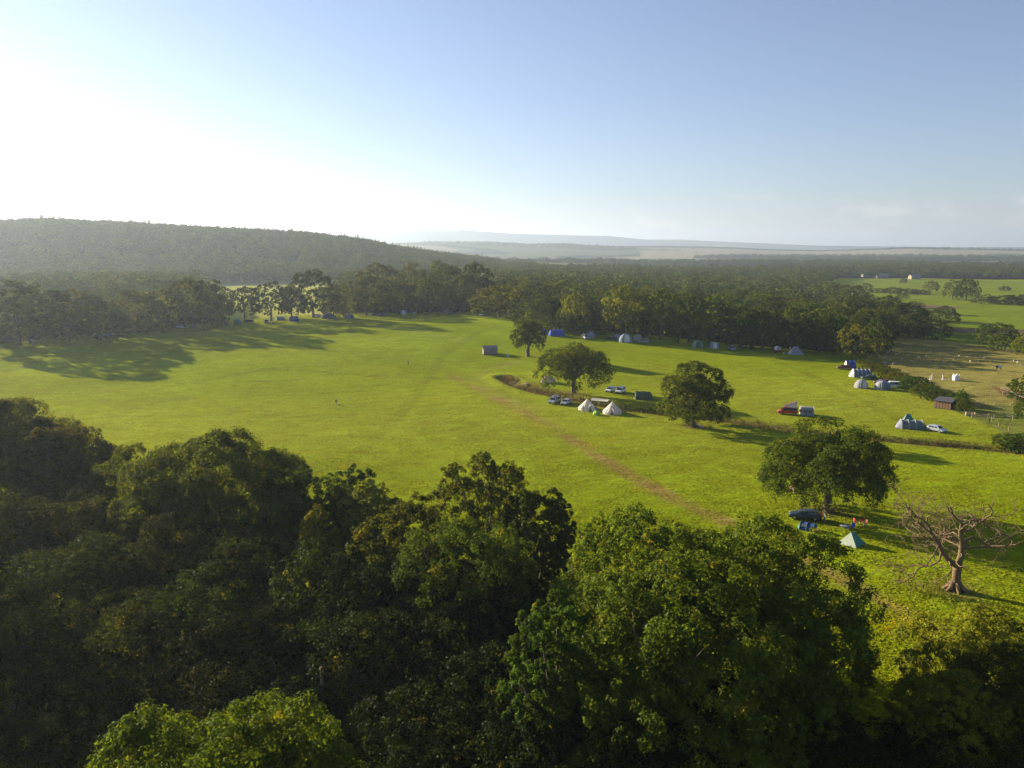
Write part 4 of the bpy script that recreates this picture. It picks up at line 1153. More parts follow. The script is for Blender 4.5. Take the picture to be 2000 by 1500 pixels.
def car(loc, rz, kind, pnt, label, group=None, roofbox=False, tailgate=False, extra=None, name='parked_car', cat='car'):
    P = PROF[kind]; W = P['W'] / 2
    root = empty(name, loc, rz, label, cat, group)
    f = lambda z: W * (1 - .03 * max(0, z - .7))
    V, Fc = prism(P['body'], W, f)
    b = MB().add(V, Fc); bo = b.build('body', pnt, root)
    bv = bo.modifiers.new('bevel', 'BEVEL'); bv.width = .07; bv.segments = 2; bv.limit_method = 'ANGLE'
    zt = max(z for x, z in P['cab']); zb = min(z for x, z in P['cab'])
    g_ = lambda z: W * (.97 - .16 * (z - zb) / (zt - zb))
    V, Fc = prism(P['cab'], W, g_)
    ca = MB().add(V, Fc).build('cabin', pnt, root)
    cb = P['cab']
    # windows: side glass, windscreen, rear window, a few mm proud
    xs0, xs1 = cb[1][0] + .12, cb[-2][0] - .05
    for sg in (-1, 1):
        for (xa, xb, xc, xd) in (((cb[0][0] + .32), -.15, -.22, xs0 + .05), (-.05, cb[-1][0] - .42, xs1 - .08, -.1)):
            z0, z1 = zb + .06, zt - .14
            V = [(xa, sg * (g_(z0) + .012), z0), (xb, sg * (g_(z0) + .012), z0), (xc, sg * (g_(z1) + .012), z1), (xd, sg * (g_(z1) + .012), z1)]
            MB().add(V, [(0, 1, 2, 3)]).build('side_window', GLASS, ca)
    def screen(p, q, nm):
        (x0, z0), (x1, z1) = p, q
        nx, nz = (z1 - z0), -(x1 - x0); l = math.hypot(nx, nz) or 1
        if nx * (1 if p[0] > 0 else -1) < 0: nx, nz = -nx, -nz
        ox, oz = nx / l * .014, abs(nz / l) * .014
        A = (x0 + (x1 - x0) * .1, z0 + (z1 - z0) * .1); B = (x0 + (x1 - x0) * .92, z0 + (z1 - z0) * .92)
        V = [(A[0] + ox, -g_(A[1]) * .9, A[1] + oz), (A[0] + ox, g_(A[1]) * .9, A[1] + oz), (B[0] + ox, g_(B[1]) * .88, B[1] + oz), (B[0] + ox, -g_(B[1]) * .88, B[1] + oz)]
        MB().add(V, [(0, 1, 2, 3)]).build(nm, GLASS, ca)
    screen(cb[-1], cb[-2], 'windscreen'); screen(cb[0], cb[1], 'rear_window')
    X0, X1 = P['body'][0][0], P['body'][-1][0]
    for x in (X0 + .78, X1 - .82):
        for sg in (-1, 1):
            w_ = MB().cyl((x, sg * (W - .17), .33), (x, sg * (W + .015), .33), .33, 18).build('wheel', TYRE, root)
            MB().cyl((x, sg * (W + .0), .33), (x, sg * (W + .03), .33), .2, 12).build('rim', RIM, w_)
    for sg in (-1, 1):
        MB().box(X1 - .16, X1 + .02, sg * W * .58 - .17, sg * W * .58 + .17, .6, .76).build('headlight', LAMP, root)
        MB().box(X0 - .03, X0 + .08, sg * W * .8 - .09, sg * W * .8 + .09, .72, 1.0).build('tail_light', REAR, root)
        MB().box(cb[-1][0] - .35, cb[-1][0] - .2, sg * (W + .02) - .07, sg * (W + .02) + .09 * sg, zb + .02, zb + .16).build('wing_mirror', pnt, root)
    MB().box(X1 - .03, X1 + .04, -W * .75, W * .75, .34, .5).build('front_bumper', PLATE, root)
    if roofbox:
        r = MB().box(-1.1, .7, -.42, .42, zt + .08, zt + .42).build('roof_box', paint('roof_box', (.35, .37, .4)), root)
        m_ = r.modifiers.new('bevel', 'BEVEL'); m_.width = .12; m_.segments = 2
    if tailgate:
        MB().add([(X0 + .3, -W * .8, zt), (X0 + .3, W * .8, zt), (X0 - .75, W * .8, zt + .35), (X0 - .75, -W * .8, zt + .35), (X0 + .3, -W * .8, zt - .05), (X0 + .3, W * .8, zt - .05), (X0 - .75, W * .8, zt + .3), (X0 - .75, -W * .8, zt + .3)],
                 [(0, 1, 2, 3), (7, 6, 5, 4), (0, 3, 7, 4), (2, 1, 5, 6), (3, 2, 6, 7)]).build('open_tailgate', pnt, root)
    return root

def at(px, py): return Vector(ground(px, py))
def face(deg): return R(deg)

# heading: 0 = nose to +X (right), 90 = away from camera, -90 = toward camera
car(at(1083, 787), R(-118), 'mpv', SILVER, 'silver people carrier with grey roof box, left of the pair beside the left bell tent', roofbox=True, group=None)
car(at(1106, 790), R(-118), 'hatch', SILVER, 'pale silver-blue hatchback between the roof-box car and the left bell tent')
car(at(1193, 765), R(-125), 'hatch', WHITE_P, 'white hatchback, left one of the pair behind the bell tents')
car(at(1212, 767), R(-118), 'mpv', WHITE_P, 'white people carrier, right one of the pair behind the bell tents')
car(at(1829, 843), R(-60), 'hatch', SILVER, 'small silver car parked at the end of the long grey-green tunnel tent')
car(at(1648, 721), R(170), 'estate', MAROON, 'dark red estate car in front of the blue tent at the hedge')
car(at(1697, 741), R(172), 'estate', DGREEN, 'dark green estate car in front of the long white-blue tunnel tent')
car(at(1722, 750), R(165), 'estate', MAROON, 'dark maroon car hidden behind the pale grey dome tent')
car(at(1571, 1013), R(162), 'estate', DARKBLUE, 'dark blue estate car parked under the largest meadow oak')
car(at(1143, 662), R(-75), 'van', GREYP, 'small grey van beside the lilac dome tent')
car(at(1191, 664), R(160), 'estate', BLACKP, 'dark pickup-like car left of the cream-green round tent')
car(at(1256, 670), R(175), 'mpv', GREYP, 'grey people carrier beside the round grey tent')
car(at(356, 641), R(20), 'estate', SILVER, 'silver car with open tailgate by the left tree line', tailgate=True)
car(at(262, 648), R(170), 'hatch', paint('plum', (.06, .03, .09)), 'dark purple car in deep shade right of the tunnel tent')
car(at(486, 630), R(170), 'estate', DARKBLUE, 'dark blue car right of the green dome tent at the left tree line')
car(at(521, 631), R(-80), 'mpv', DARKBLUE, 'dark blue car with glinting lights left of the blue and grey tent')
car(at(618, 619), R(175), 'hatch', SILVER, 'pale blue-silver car left of the white windbreak')
car(at(647, 625), R(-160), 'hatch', BLACKP, 'black car in front of the big blue dome tent')
car(at(734, 617), R(175), 'hatch', BLACKP, 'left of two dark cars deep in the shade of the tree line')
car(at(746, 618), R(-170), 'hatch', DARKBLUE, 'right of two dark cars deep in the shade of the tree line')
car(at(811, 613), R(-100), 'hatch', WHITE_P, 'white car right of the pale green dome tent')
car(at(942, 617), R(-110), 'hatch', WHITE_P, 'white car at the far corner under the leaning oak')
car(at(888, 612), R(-170), 'hatch', BLACKP, 'small dark car beside the dim grey tent')
car(at(226, 655), R(10), 'van', WHITE_P, 'white van with a raised pale roof behind the tunnel tent', roofbox=True, name='camper_van', cat='van')
car(at(1743, 757), R(170), 'van', WHITE_P, 'white van nosed against the hedge behind the grey domes', name='parked_van', cat='van')
car(at(1430, 684), R(-90), 'van', GREYP, 'tiny grey camper alone in the shade of the wood', name='camper_van', cat='van')

def popup_camper():
    loc = at(1538, 809); 
    root = car(loc, R(165), 'van', REDP, 'red campervan with its striped pop-up roof raised', name='camper_van', cat='campervan')
    # raised roof hinged at one end
    MB().add([(-2.2, -.8, 3.35), (-2.2, .8, 3.35), (1.0, .8, 2.05), (1.0, -.8, 2.05), (-2.2, -.8, 3.45), (-2.2, .8, 3.45), (1.0, .8, 2.15), (1.0, -.8, 2.15)],
             [(3, 2, 1, 0), (4, 5, 6, 7), (0, 1, 5, 4), (1, 2, 6, 5), (2, 3, 7, 6), (3, 0, 4, 7)]).build('raised_roof', MAROON, root)
    MB().add([(-2.15, -.75, 1.96), (-2.15, .75, 1.96), (.95, .75, 1.96), (.95, -.75, 1.96), (-2.15, -.75, 3.34), (-2.15, .75, 3.34), (.95, .75, 2.06), (.95, -.75, 2.06)],
             [(0, 3, 7, 4), (2, 1, 5, 6), (1, 0, 4, 5)]).build('roof_canvas', cloth('white', C_['white']), root)
    return root
popup_camper()
def box_awning(loc, L, w, h, rz, col, label):
    root = empty('awning_tent', loc, rz, label, 'awning')
    def fn(u, v):
        x = -L / 2 + u * L; th = math.pi * v
        e = 2.6
        c, s_ = math.cos(th), math.sin(th)
        return (x, -w / 2 * math.copysign(abs(c) ** (2 / e), c), h * abs(s_) ** (2 / e))
    V, Fc = surf_grid(fn, 12, 14)
    MB().add(V, Fc).build('flysheet', col, root, True)
    n = 15
    for u in (0, 1):
        E = [fn(u, k / 14) for k in range(15)]
        MB().add(E, [tuple(range(15))] if u else [tuple(reversed(range(15)))]).build('end_panel', col, root)
        MB().tube([(x * 1.005, y * 1.01, z * 1.01) for x, y, z in E], .045, 5).build('hoop', cloth('white', C_['white']), root)
    for x in (-L * .2, L * .2):
        MB().box(x - .5, x + .5, -w / 2 - .03, -w / 2 - .01, h * .35, h * .68).build('window', mat('tent_window', (.10, .12, .14), .2), root)
    return root
box_awning(at(1577, 810), 2.8, 2.6, 2.1, R(-15), cloth('grey', C_['grey']), 'grey box awning with pale hoops right of the red campervan')
box_awning(at(1566, 809), 1.0, 2.0, 2.1, R(-15), cloth('white', C_['white']), 'white arched porch tunnel between red campervan and grey awning')

# ------------------------------------------------------------------ tents in place
cl = lambda k, tr=.25: cloth(k, C_[k], tr)
bell_tent(at(1147, 800), 4.7, 3.0, R(15), 'cream bell tent with the open door, left of the pair')
bell_tent(at(1196, 807), 4.9, 3.1, R(-10), 'cream bell tent standing alone on the right of the pair')
dome_tent(at(1165, 810), 1.9, 1.5, 1.1, R(30), cl('lime'), cl('lime'), 'tiny lime green pop-up tent in front of the bell tents')
t_ = empty('tarpaulin', at(1171, 796), R(-10), 'cream tarpaulin stretched between the two bell tents', 'awning')
MB().add([(-2.2, -1.3, 2.1), (2.2, -1.2, 1.9), (2.3, 1.3, 2.0), (-2.2, 1.3, 2.3), (0, 0, 1.9)], [(0, 1, 4), (1, 2, 4), (2, 3, 4), (3, 0, 4)]).build('sheet', cl('cream'), t_)
for x, y in ((-2.2, -1.3), (2.2, -1.2), (2.3, 1.3), (-2.2, 1.3)): MB().tube([(x, y, 0), (x, y, 2.15)], .03, 5).build('pole', POLE, t_)
tunnel_tent(at(1256, 779), 5.6, 3.2, 2.2, R(-12), cloth('green2', (.10, .15, .06)), cl('khaki'), cl('khaki'), 'khaki and green tunnel tent left of the ditch oak', 3)
dome_tent(at(1071, 747), 4.6, 3.4, 2.0, R(10), cl('pink'), cl('cream'), 'pinkish dome tent half hidden under the broad domed oak')
tunnel_tent(at(1087, 656), 7.2, 3.4, 2.7, R(-4), cl('royal'), cl('royal'), cl('blue'), 'bright blue tunnel tent with pale hoops at the edge of the wood', 4)
dome_tent(at(1061, 653), 3.4, 3, 2.2, R(0), cl('blue'), cl('navy'), 'blue dome tent just left of the bright blue tunnel tent')
dome_tent(at(1154, 659), 4.4, 3.6, 2.3, R(0), cl('lilac'), cl('grey'), 'lilac-grey dome tent right of the small grey van')
dome_tent(at(1206, 662), 4.0, 3.2, 2.1, R(0), cl('lilac'), cl('grey'), 'lilac dome tent between dark pickup and cream-green tent')
dome_tent(at(1222, 668), 5.6, 4.6, 3.4, R(8), cl('bluegrey'), cl('white'), 'big round cream-green dome tent with a pale arch', trim=cl('palegreen'))
dome_tent(at(1246, 665), 3.6, 3.2, 2.7, R(0), cl('grey'), cl('tan'), 'round grey tent right behind the grey people carrier', trim=cl('tan'))
dome_tent(at(1362, 678), 4.6, 3.8, 2.7, R(0), cl('sage'), cl('green'), 'lime-grey dome tent alone in the shade of the wood', trim=cl('palegreen'))
dome_tent(at(1395, 680), 3.8, 3.2, 2.4, R(0), cl('bluegrey'), cl('white'), 'pale blue dome tent with white wings in the shade', trim=cl('white'))
ridge_tent(at(1554, 692), 5.6, 4.8, 3.2, R(-5), cl('white'), cl('grey'), 'white pyramid tent at the shaded edge of the wood', 'pyramid_tent')
tunnel_tent(at(1660, 718), 4.2, 3.0, 2.5, R(-8), cl('blue'), cl('white'), cl('navy'), 'deep blue tent behind the dark red estate car', 3)
tunnel_tent(at(1681, 736), 7.4, 3.4, 2.6, R(-8), cloth('steel', (.10, .16, .26)), cl('white'), cl('white'), 'long white-fronted blue tunnel tent beside the hedge', 5)
dome_tent(at(1682, 757), 4.0, 3.4, 2.5, R(20), cl('grey'), cl('white'), 'pale grey peaked dome tent, left of the hedge pair', trim=cl('white'))
dome_tent(at(1723, 760), 4.8, 3.8, 2.6, R(20), cl('grey'), cl('bluegrey'), 'pale grey round dome tent, right of the hedge pair', trim=cl('white'))
tunnel_tent(at(1779, 836), 6.8, 3.0, 2.0, R(-12), cloth('seagrey', (.16, .21, .23)), cl('lilac'), cl('palegreen'), 'long grey-green tunnel tent left of the small silver car', 4)
ridge_tent(at(1773, 829), 3.4, 2.6, 2.6, R(-12), cloth('seagrey', (.16, .21, .23)), cl('teal'), 'green peaked extension tent behind the long grey-green tunnel')
ridge_tent(at(1663, 1061), 3.0, 2.9, 1.75, R(42), cl('palegreen'), cl('teal'), 'pale green ridge tent with a dark shaded side by the camp chairs')
tunnel_tent(at(1578, 1034), 3.0, 1.8, 1.1, R(-38), cloth('deepblue', (.03, .07, .26)), cl('teal'), cl('teal'), 'blue and teal tunnel tent in front of the dark blue car', 3)
dome_tent(at(62, 669), 2.8, 2.2, 1.3, R(0), cl('white'), cl('bluegrey'), 'small pale tent at the foot of the open-stemmed oak')
tunnel_tent(at(200, 657), 6.4, 3.2, 2.2, R(3), cl('bluegrey'), cl('bluegrey'), cl('lilac'), 'grey-blue tunnel tent in the shade on the far left', 4)
dome_tent(at(464, 633), 4.0, 3.2, 2.2, R(0), cl('teal'), cl('green'), 'green dome tent under the left tree line')
tunnel_tent(at(548, 625), 4.6, 2.8, 1.8, R(3), cl('bluegrey'), cl('grey'), cl('lilac'), 'grey-blue tunnel tent joined to the left of a blue one', 3)
tunnel_tent(at(574, 627), 5.4, 3.2, 2.4, R(3), cloth('dullblue', (.05, .09, .26)), cl('grey'), cl('bluegrey'), 'dull blue tunnel tent in the gap of the left tree line', 3)
dome_tent(at(642, 622), 6.0, 4.4, 2.8, R(0), cloth('dullblue', (.05, .09, .26)), cl('navy'), 'big blue dome tent at the foot of the reddish hawthorn')
dome_tent(at(682, 622), 5.2, 3.8, 2.6, R(0), cl('green'), cl('bluegrey'), 'dark green dome tent right of the black car')
dome_tent(at(789, 615), 4.2, 3.4, 2.7, R(0), cl('bluegrey'), cl('white'), 'pale green arched dome tent in the deep shade', trim=cl('palegreen'))
dome_tent(at(873, 612), 5.0, 3.4, 1.9, R(0), cl('bluegrey'), cl('grey'), 'dim grey tent by the small dark car in deep shade')
ridge_tent(at(976, 618), 3.2, 2.4, 1.8, R(0), cl('white'), cl('grey'), 'white lean-to shelter under the bright leaning oak', 'lean_to_tent')
ridge_tent(at(630, 621), 1.8, 1.0, 1.7, R(60), cl('white'), cl('white'), 'white windbreak slanting beside the big blue dome tent', 'windbreak')

# ------------------------------------------------------------------ people and animals (one skinned surface each)
def skinned(name, nodes, edges, mat_, parent=None, sub=1, root_i=0):
    """nodes: (x, y, z, radius)"""
    me = bpy.data.meshes.new(name)
    me.from_pydata([n[:3] for n in nodes], edges, [])
    me.update()
    o = link(name, me, parent, mat_)
    o.modifiers.new('skin', 'SKIN')
    lay = me.skin_vertices[0].data if me.skin_vertices else None
    if lay is None:
        bm = bmesh.new(); bm.from_mesh(me); bm.verts.layers.skin.verify(); bm.to_mesh(me); bm.free()
        lay = me.skin_vertices[0].data
    for i, n in enumerate(nodes):
        r_ = n[3]
        lay[i].radius = r_ if hasattr(r_, '__len__') else (r_, r_)
        lay[i].use_root = (i == root_i)
    sb = o.modifiers.new('smooth', 'SUBSURF'); sb.levels = sub; sb.render_levels = sub
    return o
SKIN = mat('skin', (.42, .26, .19), .55, var=.04)
def person(loc, rz, label, top, legs, hair=(.05, .03, .02), pose='stand', bare_legs=False, h=1.72):
    root = empty('person', loc, rz, label, 'person', scale=h / 1.75)
    # front is -Y; skeleton in metres
    st = {'stand': (.06, 0.0), 'walk': (.26, -.22)}.get(pose, (.06, 0))
    s1, s2 = (.05, -.05) if pose == 'stand' else (-.30, .26)
    J = [(0, 0, .98, (.16, .11)), (0, -.01, 1.2, (.145, .10)), (0, .0, 1.40, (.17, .095)), (0, 0, 1.50, .055), (0, -.01, 1.60, .075), (0, -.015, 1.68, .09)]
    E = [(0, 1), (1, 2), (2, 3), (3, 4), (4, 5)]
    def chain(base, pts):
        p = base
        for q in pts:
            J.append(q); E.append((p, len(J) - 1)); p = len(J) - 1
        return p
    if pose == 'sit':
        for sg in (-1, 1): chain(0, [(sg * .1, -.03, .50 + .42, .09), (sg * .12, -.45, .93, .07), (sg * .12, -.48, .5, .05), (sg * .12, -.62, .46, .04)])
        J[:] = [(a, b, c - .45, r) for a, b, c, r in J]
        armz = -.45
    else:
        for sg, dy in ((-1, s1), (1, s2)):
            chain(0, [(sg * .1, dy * .1, .86, .088), (sg * .105, dy * .55 - .03, .48, .062), (sg * .11, dy, .09, .042), (sg * .12, dy - .15, .04, .038)])
        armz = 0
    for sg, dy in ((-1, -s1 * .7), (1, -s2 * .7)):
        wr = chain(2, [(sg * .20, 0, 1.41 + armz, .055), (sg * .26, dy * .4, 1.14 + armz, .042), (sg * .25, dy - .10, .90 + armz, .030), (sg * .25, dy - .13, .84 + armz, (.018, .034))])
        for k in range(4):   # fingers and thumb
            chain(wr, [(sg * .25, dy - .16 + k * .02, .78 + armz - .01 * (k in (1, 2)), .008), (sg * .243, dy - .165 + k * .02, .74 + armz, .007)])
        chain(wr, [(sg * .235, dy - .17, .82 + armz, .009), (sg * .23, dy - .185, .785 + armz, .008)])
    skinned('body', J, E, SKIN, root)
    # clothing: jacket and trousers follow the body a little proud of it
    def sub(idx, extra, nm, m):
        nodes = []
        for i in idx:
            a, b, c, r_ = J[i]
            nodes.append((a, b, c, tuple(q + extra for q in r_) if hasattr(r_, '__len__') else r_ + extra))
        ed = [(idx.index(a), idx.index(b)) for a, b in E if a in idx and b in idx]
        skinned(nm, nodes, ed, m, root)
    leg = [0, 6, 7, 8, 10, 11, 12] if not bare_legs else [0, 6, 10]
    sub(leg, .018, 'trousers' if not bare_legs else 'shorts', legs)
    a0 = 14
    arm1 = [a0, a0 + 1, a0 + 2]; n_per = 4 + 8 + 2
    arm2 = [a0 + n_per, a0 + n_per + 1, a0 + n_per + 2]
    sub([0, 1, 2] + arm1 + arm2, .022, 'jacket', top)
    hz_ = 1.70 + armz
    hb = MB().ball((0, .012, hz_ + .005), (.098, .105, .098)); hb.build('hair', mat('hair_%d' % int(hair[0] * 1000), hair, .7), root, True)
    fm = MB(); fm.ball((0, -.105, hz_ - .045), (.014, .02, .018), 6, 5)
    for sg in (-1, 1): fm.ball((sg * .034, -.088, hz_ - .018), .011, 6, 5); fm.ball((sg * .092, 0, hz_ - .03), (.012, .022, .03), 6, 5)
    fm.build('face', SKIN, root, True)
    return root
fab = lambda n, c: mat('wear_' + n, c, .85)
person(at(797, 713), R(150), 'person in dark clothes standing alone far out on the meadow', fab('black', (.02, .02, .025)), fab('black', (.02, .02, .025)))
person(at(657, 791), R(60), 'person in dark jacket and pale trousers walking a dog', fab('navy', (.03, .035, .07)), fab('stone', (.35, .30, .24)), pose='walk')
person(at(1139, 805), R(-140), 'person in grey standing before the left bell tent', fab('grey', (.30, .30, .32)), fab('stone', (.35, .30, .24)))
person(at(1603, 1019), R(100), 'person in a red top beside the dark blue car', fab('red', (.60, .015, .015)), fab('black', (.02, .02, .025)))
person(at(1610, 1021), R(-80), 'person in pale blue facing the one in red', fab('paleblue', (.22, .33, .48)), fab('denim', (.10, .16, .27)), hair=(.2, .09, .04))
person(at(1361, 834), R(-60), 'person with a pale top seated under the ditch oak', fab('cream', (.55, .45, .38)), fab('denim', (.10, .16, .27)), pose='sit')

def quadruped(name, loc, rz, scale, body, legsl, neck, head, m, label, cat, group=None, tail=True, leg_m=None, fat=1.0, headm=None):
    """length 1 body along X (front +X); legs jointed with hock and wrist"""
    root = empty(name, loc, rz, label, cat, group, scale)
    L, H_, W = body
    J = [(-L * .42, 0, H_, (W * .78, W * .85)), (-L * .12, 0, H_ - .02, (W * .88 * fat, W * .9 * fat)), (L * .2, 0, H_ - .03, (W * .85 * fat, W * fat)), (L * .4, 0, H_ + .02, (W * .62, W * .8))]
    E = [(0, 1), (1, 2), (2, 3)]
    def chain(b, pts):
        p = b
        for q in pts: J.append(q); E.append((p, len(J) - 1)); p = len(J) - 1
        return p
    r = W * .22
    n = chain(3, [(neck[0] * .55 + L * .4, 0, H_ + neck[1] * .55, W * .36), (neck[0] + L * .4, 0, H_ + neck[1], W * .27)])
    chain(n, [(neck[0] + L * .4 + head * .45, 0, H_ + neck[1] - head * .25, W * .24), (neck[0] + L * .4 + head, 0, H_ + neck[1] - head * .55, W * .13)])
    for sg in (-1, 1):
        chain(0, [(-L * .36, sg * W * .5, H_ * .62, r * 1.4), (-L * .50, sg * W * .52, H_ * .34, r * .75), (-L * .44, sg * W * .52, .04, r * .6)])
        chain(3, [(L * .38, sg * W * .5, H_ * .60, r * 1.1), (L * .40, sg * W * .5, H_ * .32, r * .7), (L * .39, sg * W * .5, .04, r * .6)])
        chain(n, [(neck[0] + L * .38, sg * W * .3, H_ + neck[1] + W * .3, r * .4)])
    if tail: chain(0, [(-L * .56, 0, H_ + .0, r * .5), (-L * .64, 0, H_ * .62, r * .45)])
    b = skinned('body', J, E, m, root)
    return root
FLEECE = mat('fleece', (.42, .38, .31), .95, var=.12, scale=8)
DOGM = mat('dog_coat', (.10, .06, .03), .8); DOG2 = mat('dog_red', (.22, .08, .03), .8)
HORSE = mat('horse_coat', (.03, .02, .015), .6); RUG = fab('rug', (.50, .52, .56))
quadruped('dog', at(663, 793), R(-10), .75, (.72, .48, .16), 0, (.14, .18), .22, DOGM, 'small dark dog at the heels of the walker on the meadow', 'dog')
quadruped('dog', at(1348, 838), R(-95), .9, (.72, .50, .16), 0, (.14, .20), .22, DOG2, 'red-brown dog sitting in the shade under the ditch oak', 'dog')
h_ = quadruped('horse', at(1950, 724), R(-160), 1.25, (1.75, 1.2, .34), 0, (.45, .05), .55, HORSE, 'dark horse with a pale rug grazing in the dry paddock', 'horse')
V, Fc = surf_grid(lambda u, v: (-.72 + 1.25 * u, -.40 * math.cos(math.pi * v) * 1.0, 1.12 + .42 * math.sin(math.pi * v) ** .8 - .2 * (1 - math.sin(math.pi * v))), 8, 10)
MB().add(V, Fc).build('rug', RUG, h_, True)
SH = [(1699, 698), (1716, 698), (1734, 690), (1745, 688), (1738, 705), (1728, 701), (1729, 711), (1702, 711), (1710, 690), (1750, 694), (1762, 703), (1770, 690), (1780, 708), (1774, 697), (1757, 691), (1788, 692), (1795, 700), (1809, 698),
      (1818, 691), (1822, 706), (1832, 697), (1841, 708), (1850, 699), (1858, 692), (1864, 705), (1874, 698), (1890, 700), (1895, 708), (1907, 700), (1911, 711), (1922, 702), (1938, 706), (1745, 713), (1980, 707), (1987, 710), (1995, 715), (1768, 684), (1805, 684), (1840, 686)]
sheep0 = quadruped('sheep', at(*SH[0]), 0, 1.0, (.95, .62, .27), 0, (.16, .10), .24, FLEECE, 'white sheep', 'sheep', fat=1.25)
for k, (x, y) in enumerate(SH):
    o = sheep0 if k == 0 else copy_tree(sheep0)
    o.location = at(x, y); o.rotation_euler = (0, 0, rng.uniform(0, 6.28))
    lit = x > 1970
    tag(o, 'pale sheep in the sunny corner of the dry paddock by the right edge' if lit else ('pale sheep at the sunlit nearer edge of the paddock shade' if y > 707 else 'pale sheep grazing in the shade of the dry paddock'), 'sheep', 'sheep scattered over the dry paddock')
    if y > 707 and not lit: o['label'] = 'pale sheep near the sunlit edge of the paddock shade, %s from the left' % ORD[sorted(q[0] for q in SH if q[1] > 707 and q[0] <= 1970).index(x)]
    if lit: o['label'] = ['left', 'middle', 'right'][[1980, 1987, 1995].index(x)] + ' one of three sheep in the sunny right corner of the paddock'

# ------------------------------------------------------------------ furniture and small structures
WOOD = mat('weathered_wood', (.26, .19, .12), .85, var=.3, scale=6); WOODR = mat('red_wood', (.16, .055, .04), .8, var=.25, scale=5); WOODP = mat('pale_wood', (.42, .34, .20), .8, var=.2, scale=6)
BRICKY = mat('reddish_boards', (.24, .14, .075), .8, var=.25, scale=4); TIN = mat('tin_roof', (.07, .07, .08), .7, .1, var=.2)
def picnic(loc, rz, label):
    r = empty('picnic_table', loc, rz, label, 'picnic table', 'brown picnic tables on the sunny grass')
    MB().box(-1.1, 1.1, -.45, .45, .98, 1.05).build('tabletop', WOODR, r)
    for sg in (-1, 1): MB().box(-1.1, 1.1, sg * .85 - .16, sg * .85 + .16, .52, .58).build('bench', WOODR, r)
    for x in (-.8, .8):
        for sg in (-1, 1): MB().tube([(x, sg * .25, .98), (x, sg * .85, 0)], .07, 4).build('leg', WOODR, r)
        MB().box(x - .04, x + .04, -.95, .95, .40, .52).build('crossbar', WOODR, r)
picnic(at(1357, 713), R(20), 'smaller-looking brown picnic table, left of the pair'); picnic(at(1374, 714), R(5), 'broad brown picnic table, right of the pair')

def chair_(loc, rz, m, label, group='camp chairs by the ridge tent'):
    r = empty('camp_chair', loc, rz, label, 'camp chair', group)
    MB().box(-.28, .28, -.26, .26, .42, .47).build('seat', m, r)
    MB().box(-.28, .28, .24, .29, .47, 1.0).build('backrest', m, r)
    for sx in (-1, 1):
        for sy in (-1, 1): MB().tube([(sx * .27, sy * .25, .45), (sx * .27, -sy * .25 + .0, 0)], .02, 5).build('leg', POLE, r)
        MB().tube([(sx * .3, -.28, .68), (sx * .3, .28, .68)], .025, 5).build('armrest', m, r)
B_ = fab('chair_blue', (.03, .10, .55)); R_ = fab('chair_red', (.42, .04, .03))
chair_(at(1655, 1034), R(70), B_, 'blue camp chair left of the small table'); chair_(at(1664, 1034), R(-60), B_, 'bright blue camp chair right of the small table')
chair_(at(1671, 1024), R(100), R_, 'red camp chair nearest the small table'); chair_(at(1683, 1024), R(-30), fab('chair_brown', (.24, .07, .04)), 'brown-red camp chair farther right in the oak shadow'); chair_(at(1689, 1027), R(-80), fab('chair_brown', (.24, .07, .04)), 'brown-red camp chair at the far right of the shadow')
chair_(at(1371, 838), R(40), fab('chair_pale', (.30, .42, .62)), 'pale blue camp chair under the ditch oak', None)
chair_(at(1163, 802), R(10), B_, 'blue camp chair under the cream tarpaulin', None); chair_(at(1157, 800), R(60), R_, 'red camp chair at the door of the left bell tent', None)
def table_(loc, rz, m, label, w=1.2, name='camp_table'):
    r = empty(name, loc, rz, label, 'table')
    MB().box(-w / 2, w / 2, -.35, .35, .66, .70).build('tabletop', m, r)
    for sx in (-1, 1):
        for sy in (-1, 1): MB().tube([(sx * (w / 2 - .1), sy * .28, .66), (sx * (w / 2 - .05), sy * .3, 0)], .025, 5).build('leg', POLE, r)
table_(at(1649, 1035), R(0), mat('table_white', (.6, .6, .62), .5), 'small white camp table behind the pale green ridge tent')
table_(at(1071, 654), R(0), mat('table_white', (.6, .6, .62), .5), 'white table between the two blue tents', 2.4)

def bench(loc, rz, label, name='bench'):
    r = empty(name, loc, rz, label, 'bench')
    MB().box(-.9, .9, -.25, .25, .4, .48).build('seat', WOOD, r)
    MB().box(-.9, .9, .22, .30, .5, .95).build('backrest', WOOD, r)
    for x in (-.7, .7): MB().box(x - .06, x + .06, -.22, .28, 0, .4).build('leg', WOOD, r)
bench(at(1549, 961), R(100), 'brown wooden bench half hidden left of the largest meadow oak')

